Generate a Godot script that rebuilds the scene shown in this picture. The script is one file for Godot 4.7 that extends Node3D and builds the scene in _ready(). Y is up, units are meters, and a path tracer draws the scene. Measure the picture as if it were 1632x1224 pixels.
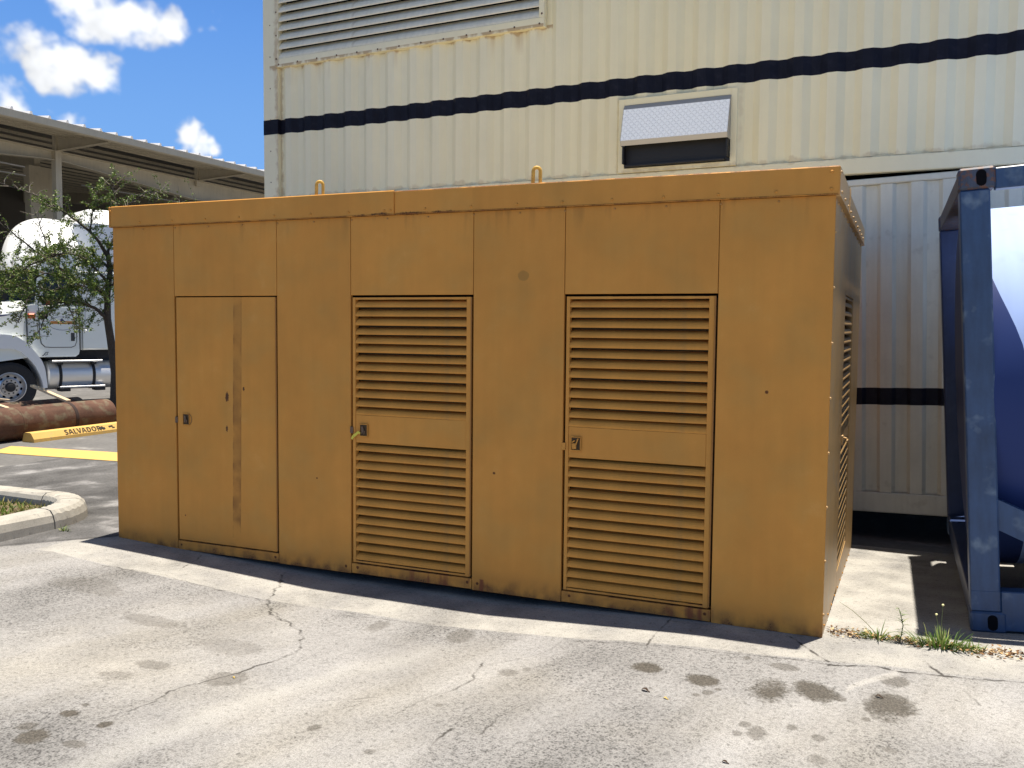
extends Node3D

# ---------------------------------------------------------------- mesh builder
class MB:
	var v := PackedVector3Array()
	var n := PackedVector3Array()
	var t := PackedVector2Array()
	var c := PackedColorArray()
	var i := PackedInt32Array()
	var col := Color.WHITE
	var use_col := false

	func uvof(p: Vector3, m: Vector3) -> Vector2:
		var a := m.abs()
		if a.y >= a.x and a.y >= a.z:
			return Vector2(p.x, p.z)
		if a.x >= a.z:
			return Vector2(p.z, -p.y)
		return Vector2(p.x, -p.y)

	func vert(p: Vector3, m: Vector3, uv: Vector2) -> int:
		v.append(p); n.append(m); t.append(uv)
		if use_col:
			c.append(col)
		return v.size() - 1

	func quad(a: Vector3, b: Vector3, cc: Vector3, d: Vector3, out := Vector3.ZERO) -> void:
		var m := (b - a).cross(d - a)
		if m.length_squared() < 1e-16:
			m = (cc - b).cross(a - b)
			if m.length_squared() < 1e-16:
				m = (d - cc).cross(b - cc)
		m = m.normalized()
		if out != Vector3.ZERO and m.dot(out) < 0.0:
			var s := b
			b = d
			d = s
			m = -m
		var k := vert(a, m, uvof(a, m))
		vert(b, m, uvof(b, m)); vert(cc, m, uvof(cc, m)); vert(d, m, uvof(d, m))
		i.append_array([k, k + 2, k + 1, k, k + 3, k + 2])

	func tri(a: Vector3, b: Vector3, cc: Vector3, out := Vector3.ZERO) -> void:
		var m := (b - a).cross(cc - a).normalized()
		if out != Vector3.ZERO and m.dot(out) < 0.0:
			var s := b
			b = cc
			cc = s
			m = -m
		var k := vert(a, m, uvof(a, m))
		vert(b, m, uvof(b, m)); vert(cc, m, uvof(cc, m))
		i.append_array([k, k + 2, k + 1])

	# chamfered box: centre, size, chamfer
	func box(o: Vector3, s: Vector3, bev := 0.0, B := Basis()) -> void:
		var h := s * 0.5
		var b: float = minf(bev, minf(h.x, minf(h.y, h.z)) * 0.9)
		var X := {}
		for sx in [-1, 1]:
			for sy in [-1, 1]:
				for sz in [-1, 1]:
					X[Vector3i(sx, sy, sz)] = [
						o + B * Vector3(sx * h.x, sy * (h.y - b), sz * (h.z - b)),
						o + B * Vector3(sx * (h.x - b), sy * h.y, sz * (h.z - b)),
						o + B * Vector3(sx * (h.x - b), sy * (h.y - b), sz * h.z)]
		for q in [-1, 1]:
			quad(X[Vector3i(q, -1, -1)][0], X[Vector3i(q, 1, -1)][0], X[Vector3i(q, 1, 1)][0], X[Vector3i(q, -1, 1)][0], B * Vector3(q, 0, 0))
			quad(X[Vector3i(-1, q, -1)][1], X[Vector3i(1, q, -1)][1], X[Vector3i(1, q, 1)][1], X[Vector3i(-1, q, 1)][1], B * Vector3(0, q, 0))
			quad(X[Vector3i(-1, -1, q)][2], X[Vector3i(1, -1, q)][2], X[Vector3i(1, 1, q)][2], X[Vector3i(-1, 1, q)][2], B * Vector3(0, 0, q))
		if b <= 0.0:
			return
		for p in [-1, 1]:
			for q in [-1, 1]:
				quad(X[Vector3i(p, q, -1)][0], X[Vector3i(p, q, 1)][0], X[Vector3i(p, q, 1)][1], X[Vector3i(p, q, -1)][1], B * Vector3(p, q, 0))
				quad(X[Vector3i(p, -1, q)][0], X[Vector3i(p, 1, q)][0], X[Vector3i(p, 1, q)][2], X[Vector3i(p, -1, q)][2], B * Vector3(p, 0, q))
				quad(X[Vector3i(-1, p, q)][1], X[Vector3i(1, p, q)][1], X[Vector3i(1, p, q)][2], X[Vector3i(-1, p, q)][2], B * Vector3(0, p, q))
				for r in [-1, 1]:
					var k: Array = X[Vector3i(p, q, r)]
					tri(k[0], k[1], k[2], B * Vector3(p, q, r))

	func bx(x0: float, x1: float, y0: float, y1: float, z0: float, z1: float, bev := 0.0) -> void:
		box(Vector3(x0 + x1, y0 + y1, z0 + z1) * 0.5, Vector3(absf(x1 - x0), absf(y1 - y0), absf(z1 - z0)), bev)

	# polygon (x, y) extruded from z0 to z1, placed by T
	func prism(poly: PackedVector2Array, z0: float, z1: float, T := Transform3D()) -> void:
		var P := poly.duplicate()
		if Geometry2D.is_polygon_clockwise(P):
			P.reverse()
		var k := P.size()
		for a in k:
			var p: Vector2 = P[a]
			var q: Vector2 = P[(a + 1) % k]
			var e := q - p
			quad(T * Vector3(p.x, p.y, z1), T * Vector3(p.x, p.y, z0), T * Vector3(q.x, q.y, z0), T * Vector3(q.x, q.y, z1), T.basis * Vector3(e.y, -e.x, 0))
		var tr := Geometry2D.triangulate_polygon(P)
		for a in range(0, tr.size(), 3):
			for w in [[z1, 1.0], [z0, -1.0]]:
				var z: float = w[0]
				tri(T * Vector3(P[tr[a]].x, P[tr[a]].y, z), T * Vector3(P[tr[a + 1]].x, P[tr[a + 1]].y, z), T * Vector3(P[tr[a + 2]].x, P[tr[a + 2]].y, z), T.basis * Vector3(0, 0, w[1]))

	func tube(pts: Array, rad: Array, sides := 8, cap := true) -> void:
		var k := pts.size()
		var up := Vector3.UP
		var d0: Vector3 = (pts[1] - pts[0]).normalized()
		if absf(d0.dot(up)) > 0.9:
			up = Vector3.RIGHT
		var base := v.size()
		var len := 0.0
		for a in k:
			var d: Vector3
			if a == 0:
				d = pts[1] - pts[0]
			elif a == k - 1:
				d = pts[k - 1] - pts[k - 2]
			else:
				d = (pts[a + 1] - pts[a]).normalized() + (pts[a] - pts[a - 1]).normalized()
			d = d.normalized()
			if a > 0:
				len += (pts[a] - pts[a - 1]).length()
			var x := up.cross(d)
			if x.length() < 1e-4:
				x = Vector3.FORWARD.cross(d)
			x = x.normalized()
			var y := d.cross(x).normalized()
			up = y
			for s in sides + 1:
				var ang := TAU * s / sides
				var m := x * cos(ang) + y * sin(ang)
				vert(pts[a] + m * rad[a], m, Vector2(ang * rad[a], len))
		for a in k - 1:
			for s in sides:
				var p := base + a * (sides + 1) + s
				var q := p + sides + 1
				i.append_array([p, q, q + 1, p, q + 1, p + 1])
		if cap:
			for e in [0, k - 1]:
				var m: Vector3 = (pts[0] - pts[1]).normalized() if e == 0 else (pts[k - 1] - pts[k - 2]).normalized()
				var ctr := vert(pts[e], m, Vector2.ZERO)
				var r0: int = base + e * (sides + 1)
				for s in sides:
					var p := vert(v[r0 + s], m, Vector2.ZERO)
					var q := vert(v[r0 + s + 1], m, Vector2.ZERO)
					i.append_array([ctr, p, q] if e == 0 else [ctr, q, p])

	# profile of (radius, height) about the y axis of T, crease at every corner unless smooth
	func lathe(prof: PackedVector2Array, T := Transform3D(), sides := 24, smooth := false, a0 := 0.0, a1 := TAU) -> void:
		var k := prof.size()
		for a in k - 1:
			var p := prof[a]
			var q := prof[a + 1]
			var nrm: Array = []
			for b in [a, a + 1]:
				var d := q - p
				if smooth:
					d = prof[mini(b + 1, k - 1)] - prof[maxi(b - 1, 0)]
				nrm.append(Vector2(d.y, -d.x).normalized())
			var base := v.size()
			for s in sides + 1:
				var ang: float = lerpf(a0, a1, float(s) / sides)
				var u := Vector3(cos(ang), 0, sin(ang))
				for e in 2:
					var w: Vector2 = p if e == 0 else q
					var m: Vector2 = nrm[e]
					vert(T * (u * w.x + Vector3(0, w.y, 0)), (T.basis * (u * m.x + Vector3(0, m.y, 0))).normalized(), Vector2(ang * maxf(p.x, q.x), w.y + w.x))
			for s in sides:
				var f := base + s * 2
				i.append_array([f, f + 2, f + 1, f + 1, f + 2, f + 3])

	func ball(o: Vector3, r: Vector3, rings := 5, sides := 8) -> void:
		var base := v.size()
		for a in rings + 1:
			var e := PI * a / rings
			for s in sides + 1:
				var ang := TAU * s / sides
				var u := Vector3(sin(e) * cos(ang), cos(e), sin(e) * sin(ang))
				vert(o + u * r, (u / r).normalized(), Vector2(ang, e))
		for a in rings:
			for s in sides:
				var p := base + a * (sides + 1) + s
				var q := p + sides + 1
				i.append_array([p, q, p + 1, p + 1, q, q + 1])

	func mesh(off := Vector3.ZERO) -> ArrayMesh:
		var A := []
		A.resize(Mesh.ARRAY_MAX)
		var w := v
		if off != Vector3.ZERO:
			w = PackedVector3Array()
			w.resize(v.size())
			for k in v.size():
				w[k] = v[k] - off
		A[Mesh.ARRAY_VERTEX] = w
		A[Mesh.ARRAY_NORMAL] = n
		A[Mesh.ARRAY_TEX_UV] = t
		if use_col:
			A[Mesh.ARRAY_COLOR] = c
		A[Mesh.ARRAY_INDEX] = i
		var m := ArrayMesh.new()
		m.add_surface_from_arrays(Mesh.PRIMITIVE_TRIANGLES, A)
		return m

# ---------------------------------------------------------------- scene helpers
var org := {}          # node -> the world point its children's coordinates are measured from
var used := {}
var M := {}            # materials
var rng := RandomNumberGenerator.new()

func numbered(s: String) -> String:
	used[s] = used.get(s, -1) + 1
	return s if used[s] == 0 else "%s_%03d" % [s, used[s]]

func tag(o: Node, label: String, category: String, group := "") -> void:
	o.set_meta("label", label)
	o.set_meta("category", category)
	if group:
		o.set_meta("group", group)

# a thing; with local = false its parts are given in world coordinates
func thing(called: String, label: String, category: String, at: Vector3, group := "", local := false) -> Node3D:
	var o := Node3D.new()
	o.name = numbered(called)
	add_child(o, true)
	o.position = at
	org[o] = Vector3.ZERO if local else at
	tag(o, label, category, group)
	return o

func obj(called: String, mb: MB, mat: Material, parent: Node3D = null) -> MeshInstance3D:
	var o := MeshInstance3D.new()
	o.name = numbered(called) if parent == null else called
	var off := Vector3.ZERO
	if parent != null:
		off = org.get(parent, Vector3.ZERO)
	o.mesh = mb.mesh(off)
	o.material_override = mat
	(parent if parent != null else self).add_child(o, true)
	org[o] = off
	return o

# a shared mesh, placed in its parent's world coordinates
func put(called: String, m: Mesh, mat: Material, parent: Node3D, T: Transform3D) -> MeshInstance3D:
	var o := MeshInstance3D.new()
	o.name = called
	o.mesh = m
	o.material_override = mat
	parent.add_child(o, true)
	o.transform = Transform3D(T.basis, T.origin - org.get(parent, Vector3.ZERO))
	return o

func struct(called: String, mb: MB, mat: Material) -> MeshInstance3D:
	var o := obj(called, mb, mat)
	o.set_meta("kind", "structure")
	return o

# a top-level thing of one mesh, its mesh given in world coordinates
func single(called: String, mb: MB, mat: Material, at: Vector3, label: String, category: String, group := "") -> MeshInstance3D:
	var o := MeshInstance3D.new()
	o.name = numbered(called)
	o.mesh = mb.mesh(at)
	o.material_override = mat
	add_child(o, true)
	o.position = at
	tag(o, label, category, group)
	return o

# ---------------------------------------------------------------- textures
var lut := PackedByteArray()

func srgb8(x: float) -> int:
	return lut[clampi(int(x * 4095.0), 0, 4095)]

func nz(w: int, h: int, freq: float, sd: int, oct := 4, seamless := false) -> PackedByteArray:
	var f := FastNoiseLite.new()
	f.seed = sd
	f.noise_type = FastNoiseLite.TYPE_SIMPLEX_SMOOTH
	f.frequency = freq
	f.fractal_octaves = oct
	var im: Image = f.get_seamless_image(w, h) if seamless else f.get_image(w, h)
	im.convert(Image.FORMAT_L8)
	return im.get_data()

# noise stretched down the picture, for streaks
func streaks(w: int, h: int, freq: float, sd: int, squeeze: int, seamless := false) -> PackedByteArray:
	var f := FastNoiseLite.new()
	f.seed = sd
	f.noise_type = FastNoiseLite.TYPE_SIMPLEX_SMOOTH
	f.frequency = freq
	f.fractal_octaves = 4
	var hh := maxi(4, h / squeeze)
	var im: Image = f.get_seamless_image(w, hh) if seamless else f.get_image(w, hh)
	im.convert(Image.FORMAT_L8)
	im.resize(w, h, Image.INTERPOLATE_CUBIC)
	return im.get_data()

func tex(w: int, h: int, d: PackedByteArray, grey := false) -> ImageTexture:
	return ImageTexture.create_from_image(Image.create_from_data(w, h, false, Image.FORMAT_L8 if grey else Image.FORMAT_RGB8, d))

# tiling worn surface: base colour, blotch and grain strength, streak strength, a second colour that shows in blotches
func worn(w: int, sd: int, base: Color, other: Color, share: float, blotch: float, grain: float, streak: float, squeeze := 12) -> ImageTexture:
	var a := nz(w, w, 4.0 / w, sd, 5, true)
	var b := nz(w, w, 60.0 / w, sd + 1, 3, true)
	var s := streaks(w, w, 40.0 / w, sd + 2, squeeze, true)
	var o := nz(w, w, 9.0 / w, sd + 3, 5, true)
	var d := PackedByteArray()
	d.resize(w * w * 3)
	var j := 0
	var cut := 255.0 * (1.0 - share)
	for k in w * w:
		var m: float = clampf((o[k] - cut) / 60.0, 0.0, 1.0)
		var f: float = 1.0 + blotch * (a[k] - 128) / 128.0 + grain * (b[k] - 128) / 128.0 + streak * (s[k] - 128) / 128.0
		d[j] = lut[clampi(int((base.r + (other.r - base.r) * m) * f * 4095.0), 0, 4095)]
		d[j + 1] = lut[clampi(int((base.g + (other.g - base.g) * m) * f * 4095.0), 0, 4095)]
		d[j + 2] = lut[clampi(int((base.b + (other.b - base.b) * m) * f * 4095.0), 0, 4095)]
		j += 3
	return tex(w, w, d)

func mat(rough: float, metal := 0.0, lin := Color(0.5, 0.5, 0.5), spec := 0.5) -> StandardMaterial3D:
	var m := StandardMaterial3D.new()
	m.albedo_color = lin.linear_to_srgb()
	m.roughness = rough
	m.metallic = metal
	m.metallic_specular = spec
	return m

# a material with a texture laid by the metre
func tmat(t: Texture2D, size: float, rough: float, metal := 0.0, spec := 0.5) -> StandardMaterial3D:
	var m := mat(rough, metal, Color.WHITE, spec)
	m.albedo_texture = t
	m.uv1_scale = Vector3(1.0 / size, 1.0 / size, 1)
	m.texture_filter = BaseMaterial3D.TEXTURE_FILTER_LINEAR_WITH_MIPMAPS
	return m

func sm(a: float, b: float, x: float) -> float:
	var k := clampf((x - a) / (b - a), 0.0, 1.0)
	return k * k * (3.0 - 2.0 * k)

# piecewise straight curve through (x, y) points
func pw(p: Array, x: float) -> float:
	if x <= p[0][0]:
		return p[0][1]
	for k in p.size() - 1:
		if x <= p[k + 1][0]:
			return lerpf(p[k][1], p[k + 1][1], (x - p[k][0]) / (p[k + 1][0] - p[k][0]))
	return p[p.size() - 1][1]

# height of the ground
func gy(x: float, z: float) -> float:
	var f: float = (1.0 - sm(0.7, 2.5, z)) * sm(-1.6, -0.3, z)
	var y: float = pw([[-8.0, 0.0], [-5.1, 0.034], [-4.3, 0.0], [-3.1, -0.058], [-1.9, -0.061], [-0.66, 0.0], [0.0, 0.0]], x) * f
	var back: float = minf(maxf(-z - 0.1, 0.0), 3.5) * 0.065
	back *= 1.0 - sm(-4.4, -7.0, z)
	y -= back * sm(-5.0, -1.5, x)
	y += 0.062 * clampf(x - 0.75, 0.0, 7.0) * (1.0 - sm(0.0, 2.0, z))
	return y

# ---------------------------------------------------------------- sky
const CLOUDS := [[-46.3, 16.5, 3.6, 1.25, 1.0], [-43.8, 16.2, 1.6, 1.0, 0.8], [-48.4, 17.4, 2.2, 1.2, 0.9], [-45.2, 15.6, 1.8, 0.7, 0.6],
	[-49.2, 14.0, 2.2, 1.6, 1.0], [-47.4, 13.7, 1.6, 1.2, 1.0], [-50.6, 15.3, 1.6, 0.9, 0.8], [-52.2, 12.0, 1.3, 1.1, 0.9], [-52.0, 14.8, 1.2, 0.9, 0.4],
	[-49.4, 11.25, 0.9, 0.5, 0.75], [-42.6, 10.6, 0.75, 0.95, 1.0], [-42.0, 10.0, 0.9, 0.8, 0.9], [-41.0, 17.4, 0.5, 0.5, 0.45], [-41.3, 16.4, 0.4, 0.3, 0.3],
	[-52.3, 17.0, 0.9, 0.5, 0.45]]
var cn := FastNoiseLite.new()
var cw := FastNoiseLite.new()

func sky_at(az: float, el: float) -> Color:
	var ra := deg_to_rad(az)
	var re := deg_to_rad(el)
	var d := Vector3(sin(ra) * cos(re), sin(re), -cos(ra) * cos(re))
	if el < 0.0:
		return Color(0.30, 0.29, 0.27).lerp(Color(0.42, 0.55, 0.75), sm(-3.0, 0.0, el))
	var k: float = clampf(sin(re), 0.0, 1.0)
	var c: Color = Color(0.36, 0.55, 0.86).lerp(Color(0.19, 0.41, 0.83), sm(0.0, 0.17, k))
	c = c.lerp(Color(0.115, 0.30, 0.75), sm(0.14, 0.36, k))
	c = c.lerp(Color(0.055, 0.125, 0.30), sm(0.28, 0.55, k))
	c = c.lerp(Color(0.035, 0.070, 0.16), sm(0.45, 0.95, k))
	# the clouds of the frame, then the same sort of cloud over the rest of the sky
	var inside: float = (1.0 - sm(15.0, 22.0, absf(wrapf(az + 45.0, -180.0, 180.0)))) * (1.0 - sm(20.0, 27.0, el))
	var e := -1.0
	var fb: float = cn.get_noise_3dv(d * 100.0)
	if inside > 0.0:
		var wx: float = az + 0.9 * cw.get_noise_3dv(d * 60.0)
		var wy: float = el + 0.7 * cw.get_noise_3dv(d * 60.0 + Vector3(31, 7, 3))
		wx += 0.45 * cn.get_noise_3dv(d * 260.0)
		wy += 0.45 * cn.get_noise_3dv(d * 260.0 + Vector3(5, 50, 5))
		for b in CLOUDS:
			var q: float = pow((wx - b[0]) / b[2], 2.0) + pow((wy - b[1]) / b[3], 2.0)
			e = maxf(e, b[4] * (1.1 - q))
	var e2 := 0.0
	if inside < 1.0:
		# a broad cumulus bank, added out of view for the vent hood to mirror
		var bank: float = 0.9 - pow(wrapf(az + 156.0, -180.0, 180.0) / 26.0, 2.0) - pow((el - 41.0) / 13.0, 2.0)
		var p := Vector3(d.x, 0, d.z) / (d.y + 0.25)
		e2 = 2.2 * maxf(bank, 0.0) + 2.4 * (cw.get_noise_3dv(p * 9.0) + 0.35 * cn.get_noise_3dv(p * 14.0) - 0.13)
	e = lerpf(e2, e, inside)
	var f2: float = cn.get_noise_3dv(d * 320.0 + Vector3(9, 4, 1))
	var dens: float = sm(0.0, 0.95, e * 0.95 + fb * 1.0 + f2 * 0.40) * sm(-0.22, 0.12, e)
	var lit: float = clampf(0.95 + 0.30 * (e - 0.6) + 0.22 * cn.get_noise_3dv(d * 140.0) + 0.12 * f2, 0.74, 1.10)
	var w := Color(0.97, 0.985, 1.0) * lit
	return c.lerp(w, dens * 0.96) * 0.60

func make_sky() -> ImageTexture:
	cn.seed = 11
	cn.noise_type = FastNoiseLite.TYPE_SIMPLEX_SMOOTH
	cn.frequency = 0.16
	cn.fractal_octaves = 5
	cw.seed = 5
	cw.noise_type = FastNoiseLite.TYPE_SIMPLEX_SMOOTH
	cw.frequency = 0.07
	cw.fractal_octaves = 3
	var W := 768
	var H := 384
	var f := PackedFloat32Array()
	f.resize(W * H * 3)
	for y in H:
		var el: float = 90.0 - 180.0 * (y + 0.5) / H
		for x in W:
			var c := sky_at(360.0 * (x + 0.5) / W, el)
			var j := (y * W + x) * 3
			f[j] = c.r; f[j + 1] = c.g; f[j + 2] = c.b
	var im := Image.create_from_data(W, H, false, Image.FORMAT_RGBF, f.to_byte_array())
	im.resize(4096, 2048, Image.INTERPOLATE_CUBIC)
	var x0 := int(4096.0 * 302.0 / 360.0)
	var x1 := int(4096.0 * 327.0 / 360.0)
	for y in range(int((90.0 - 24.0) / 180.0 * 2048), int((90.0 - 5.0) / 180.0 * 2048)):
		var el: float = 90.0 - 180.0 * (y + 0.5) / 2048
		for x in range(x0, x1):
			im.set_pixel(x, y, sky_at(360.0 * (x + 0.5) / 4096 - 360.0, el))
	return ImageTexture.create_from_image(im)

func _ready() -> void:
	lut.resize(4096)
	for k in 4096:
		lut[k] = clampi(int(round(255.0 * Color(k / 4095.0, 0, 0).linear_to_srgb().r)), 0, 255)
	rng.seed = 4
	var cam := Camera3D.new()
	cam.name = "camera"
	add_child(cam)
	cam.position = Vector3(0.3482, 1.6647, 5.0391)
	cam.basis = Basis.from_euler(Vector3(-0.0656, 0.4071, 0.0089))
	cam.fov = 45.926
	cam.near = 0.05
	cam.far = 2000.0
	cam.current = true
	var env := Environment.new()
	env.background_mode = Environment.BG_SKY
	env.sky = Sky.new()
	var pano := PanoramaSkyMaterial.new()
	pano.panorama = make_sky()
	env.sky.sky_material = pano
	env.tonemap_mode = Environment.TONE_MAPPER_LINEAR
	env.tonemap_exposure = 1.80
	env.sdfgi_enabled = true
	env.ssao_enabled = true
	env.ssil_enabled = true
	var we := WorldEnvironment.new()
	we.name = "world_environment"
	we.environment = env
	add_child(we)
	var sun := DirectionalLight3D.new()
	sun.name = "sun"
	add_child(sun)
	sun.look_at_from_position(Vector3.ZERO, Vector3(-0.048, -0.995, 0.089), Vector3.FORWARD)
	sun.light_energy = 1.6
	sun.light_color = Color(1.0, 0.962, 0.905)
	sun.light_angular_distance = 0.5
	sun.shadow_enabled = true
	materials()
	ground()
	upper_container()
	lower_containers()
	canopy()
	generator()
	tank_container()
	truck()
	kerb_island()
	pipes()
	parking_stop()
	tree()
	weeds()
	small_things()

# ---------------------------------------------------------------- materials
# the front of the yellow housing, x -5.08..0.04 and y -0.02..2.52, laid once
func front_paint() -> ImageTexture:
	var W := 1792
	var H := 889
	var a := nz(W, H, 0.0035, 21, 5)
	var b := nz(W, H, 0.02, 22, 4)
	var g := nz(W, H, 0.25, 23, 2)
	var s := streaks(W, H, 0.03, 24, 14)
	var o := nz(W, H, 0.006, 25, 4)
	var d := PackedByteArray()
	d.resize(W * H * 3)
	var seams := [-5.055, -4.473, -3.57, -2.978, -2.089, -1.4927, -0.597, 0.2]
	var tone := [0.94, 1.0, 0.98, 1.03, 0.97, 1.0, 1.04]
	var j := 0
	for py in H:
		var y: float = 2.52 - 2.54 * (py + 0.5) / H
		var xs: float = -3.905 - 0.028 * (1.83 - y) / 1.66
		var in_door: bool = y > 0.078 and y < 1.84
		for px in W:
			var k := py * W + px
			var x: float = -5.08 + 5.12 * (px + 0.5) / W
			var A: float = (a[k] - 128) / 128.0
			var Bn: float = (b[k] - 128) / 128.0
			var G: float = (g[k] - 128) / 128.0
			var S: float = (s[k] - 128) / 128.0
			var O: float = (o[k] - 128) / 128.0
			var f: float = 1.0 + 0.07 * A + 0.035 * Bn + 0.02 * G + 0.035 * S
			var p := 0
			while p < 6 and x > seams[p + 1]:
				p += 1
			f *= tone[p]
			var r := 0.565
			var gg := 0.262
			var bb := 0.054
			# chalky, greener paint in blotches, redder where it is thick
			var w: float = clampf(O * 1.6 + 0.25 * Bn, -1.0, 1.0)
			if w > 0.0:
				r -= 0.040 * w; gg -= 0.004 * w; bb += 0.004 * w
			else:
				r -= 0.025 * w; gg -= 0.004 * w
			# pale rubbed smears
			var rub: float = clampf(Bn * 1.8 + 0.9 * A - 0.85, 0.0, 1.0) * (0.5 + 0.5 * G)
			r = lerpf(r, 0.60, rub * 0.4); gg = lerpf(gg, 0.31, rub * 0.4); bb = lerpf(bb, 0.09, rub * 0.4)
			# grime above the ground and under the roof trim
			if y < 0.16:
				var q: float = clampf((0.16 - y) / 0.16, 0.0, 1.0)
				q = clampf(q * q * (0.9 + 1.2 * Bn + 0.8 * S), 0.0, 1.0)
				r = lerpf(r, 0.17, q * 0.75); gg = lerpf(gg, 0.078, q * 0.75); bb = lerpf(bb, 0.03, q * 0.7)
				var chip: float = clampf((G + 0.8 * Bn) * 2.2 - 1.1 - (y - 0.02) / 0.05, 0.0, 1.0)
				r = lerpf(r, 0.09, chip); gg = lerpf(gg, 0.035, chip); bb = lerpf(bb, 0.018, chip)
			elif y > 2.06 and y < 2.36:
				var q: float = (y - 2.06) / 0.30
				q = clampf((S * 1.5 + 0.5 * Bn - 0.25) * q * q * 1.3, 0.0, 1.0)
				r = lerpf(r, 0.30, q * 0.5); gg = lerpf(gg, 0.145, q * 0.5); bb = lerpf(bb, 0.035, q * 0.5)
			# rust under the trim next to its joint
			if y > 2.33 and y < 2.40 and x > -3.1 and x < -2.1:
				var q: float = clampf((1.0 - absf(x + 2.5) / 0.55) * 1.1 + 1.5 * Bn + 0.6 * G - absf(y - 2.358) / 0.009, 0.0, 1.0)
				r = lerpf(r, 0.05, q); gg = lerpf(gg, 0.022, q); bb = lerpf(bb, 0.014, q)
			# the long stain down the first door
			if absf(x - xs) < 0.10 and y > 0.14 and y < 2.0:
				var e: float = 1.0 - sm(0.032, 0.040, absf(x - xs + 0.004 * Bn))
				var q: float = e * sm(0.16, 0.3, y + 0.03 * Bn) * (1.0 if y < 1.842 else 0.25)
				q *= 0.42 + 0.35 * A + 0.30 * Bn + 0.30 * sm(0.9, 0.3, y) * (0.6 + Bn)
				q += 0.35 * e * sm(0.014, 0.0, absf(absf(x - xs) - 0.034)) * (0.5 + Bn) * (1.0 if y < 1.842 else 0.3)
				q = clampf(q, 0.0, 1.0)
				r = lerpf(r, 0.27, q); gg = lerpf(gg, 0.12, q); bb = lerpf(bb, 0.030, q)
			# chips, a rubbed oval and small holes
			for c in [[-4.005, 1.145, 0.012, 0.030], [-4.012, 0.915, 0.010, 0.020], [-3.86, 1.20, 0.006, 0.014]]:
				var q2: float = pow((x - c[0]) / c[2], 2.0) + pow((y - c[1]) / c[3], 2.0) + Bn * 1.3 + G
				if q2 < 1.0:
					r = 0.10; gg = 0.045; bb = 0.02
			var ov: float = pow((x + 1.755) / 0.036, 2.0) + pow((y - 1.955) / 0.028, 2.0) + 0.5 * Bn
			if ov < 1.0:
				r *= 0.74; gg *= 0.80; bb *= 0.9
			for c in [[-0.323, 1.311, 0.009], [-4.40, 0.26, 0.006], [-3.25, 0.62, 0.007], [-1.94, 0.75, 0.008], [-2.93, 0.045, 0.010], [-3.02, 0.045, 0.010], [-2.12, 0.045, 0.010], [-4.44, 0.04, 0.008], [-0.63, 0.045, 0.009], [-1.44, 0.045, 0.008], [-2.05, 0.045, 0.009], [-3.6, 0.04, 0.009]]:
				if absf(x - c[0]) < c[2] and absf(y - c[1]) < c[2] and pow(x - c[0], 2) + pow(y - c[1], 2) < c[2] * c[2]:
					r *= 0.25; gg *= 0.2; bb *= 0.3
			# red-brown runs on the sills
			if y < 0.075 and (absf(x + 2.4) < 0.45 or absf(x + 1.0) < 0.42):
				var q: float = clampf(S * 2.6 + 0.8 * Bn - 0.55, 0.0, 1.0)
				r = lerpf(r, 0.22, q); gg = lerpf(gg, 0.075, q); bb = lerpf(bb, 0.03, q)
			d[j] = lut[clampi(int(r * f * 4095.0), 0, 4095)]
			d[j + 1] = lut[clampi(int(gg * f * 4095.0), 0, 4095)]
			d[j + 2] = lut[clampi(int(bb * f * 4095.0), 0, 4095)]
			j += 3
	return tex(W, H, d)

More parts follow.
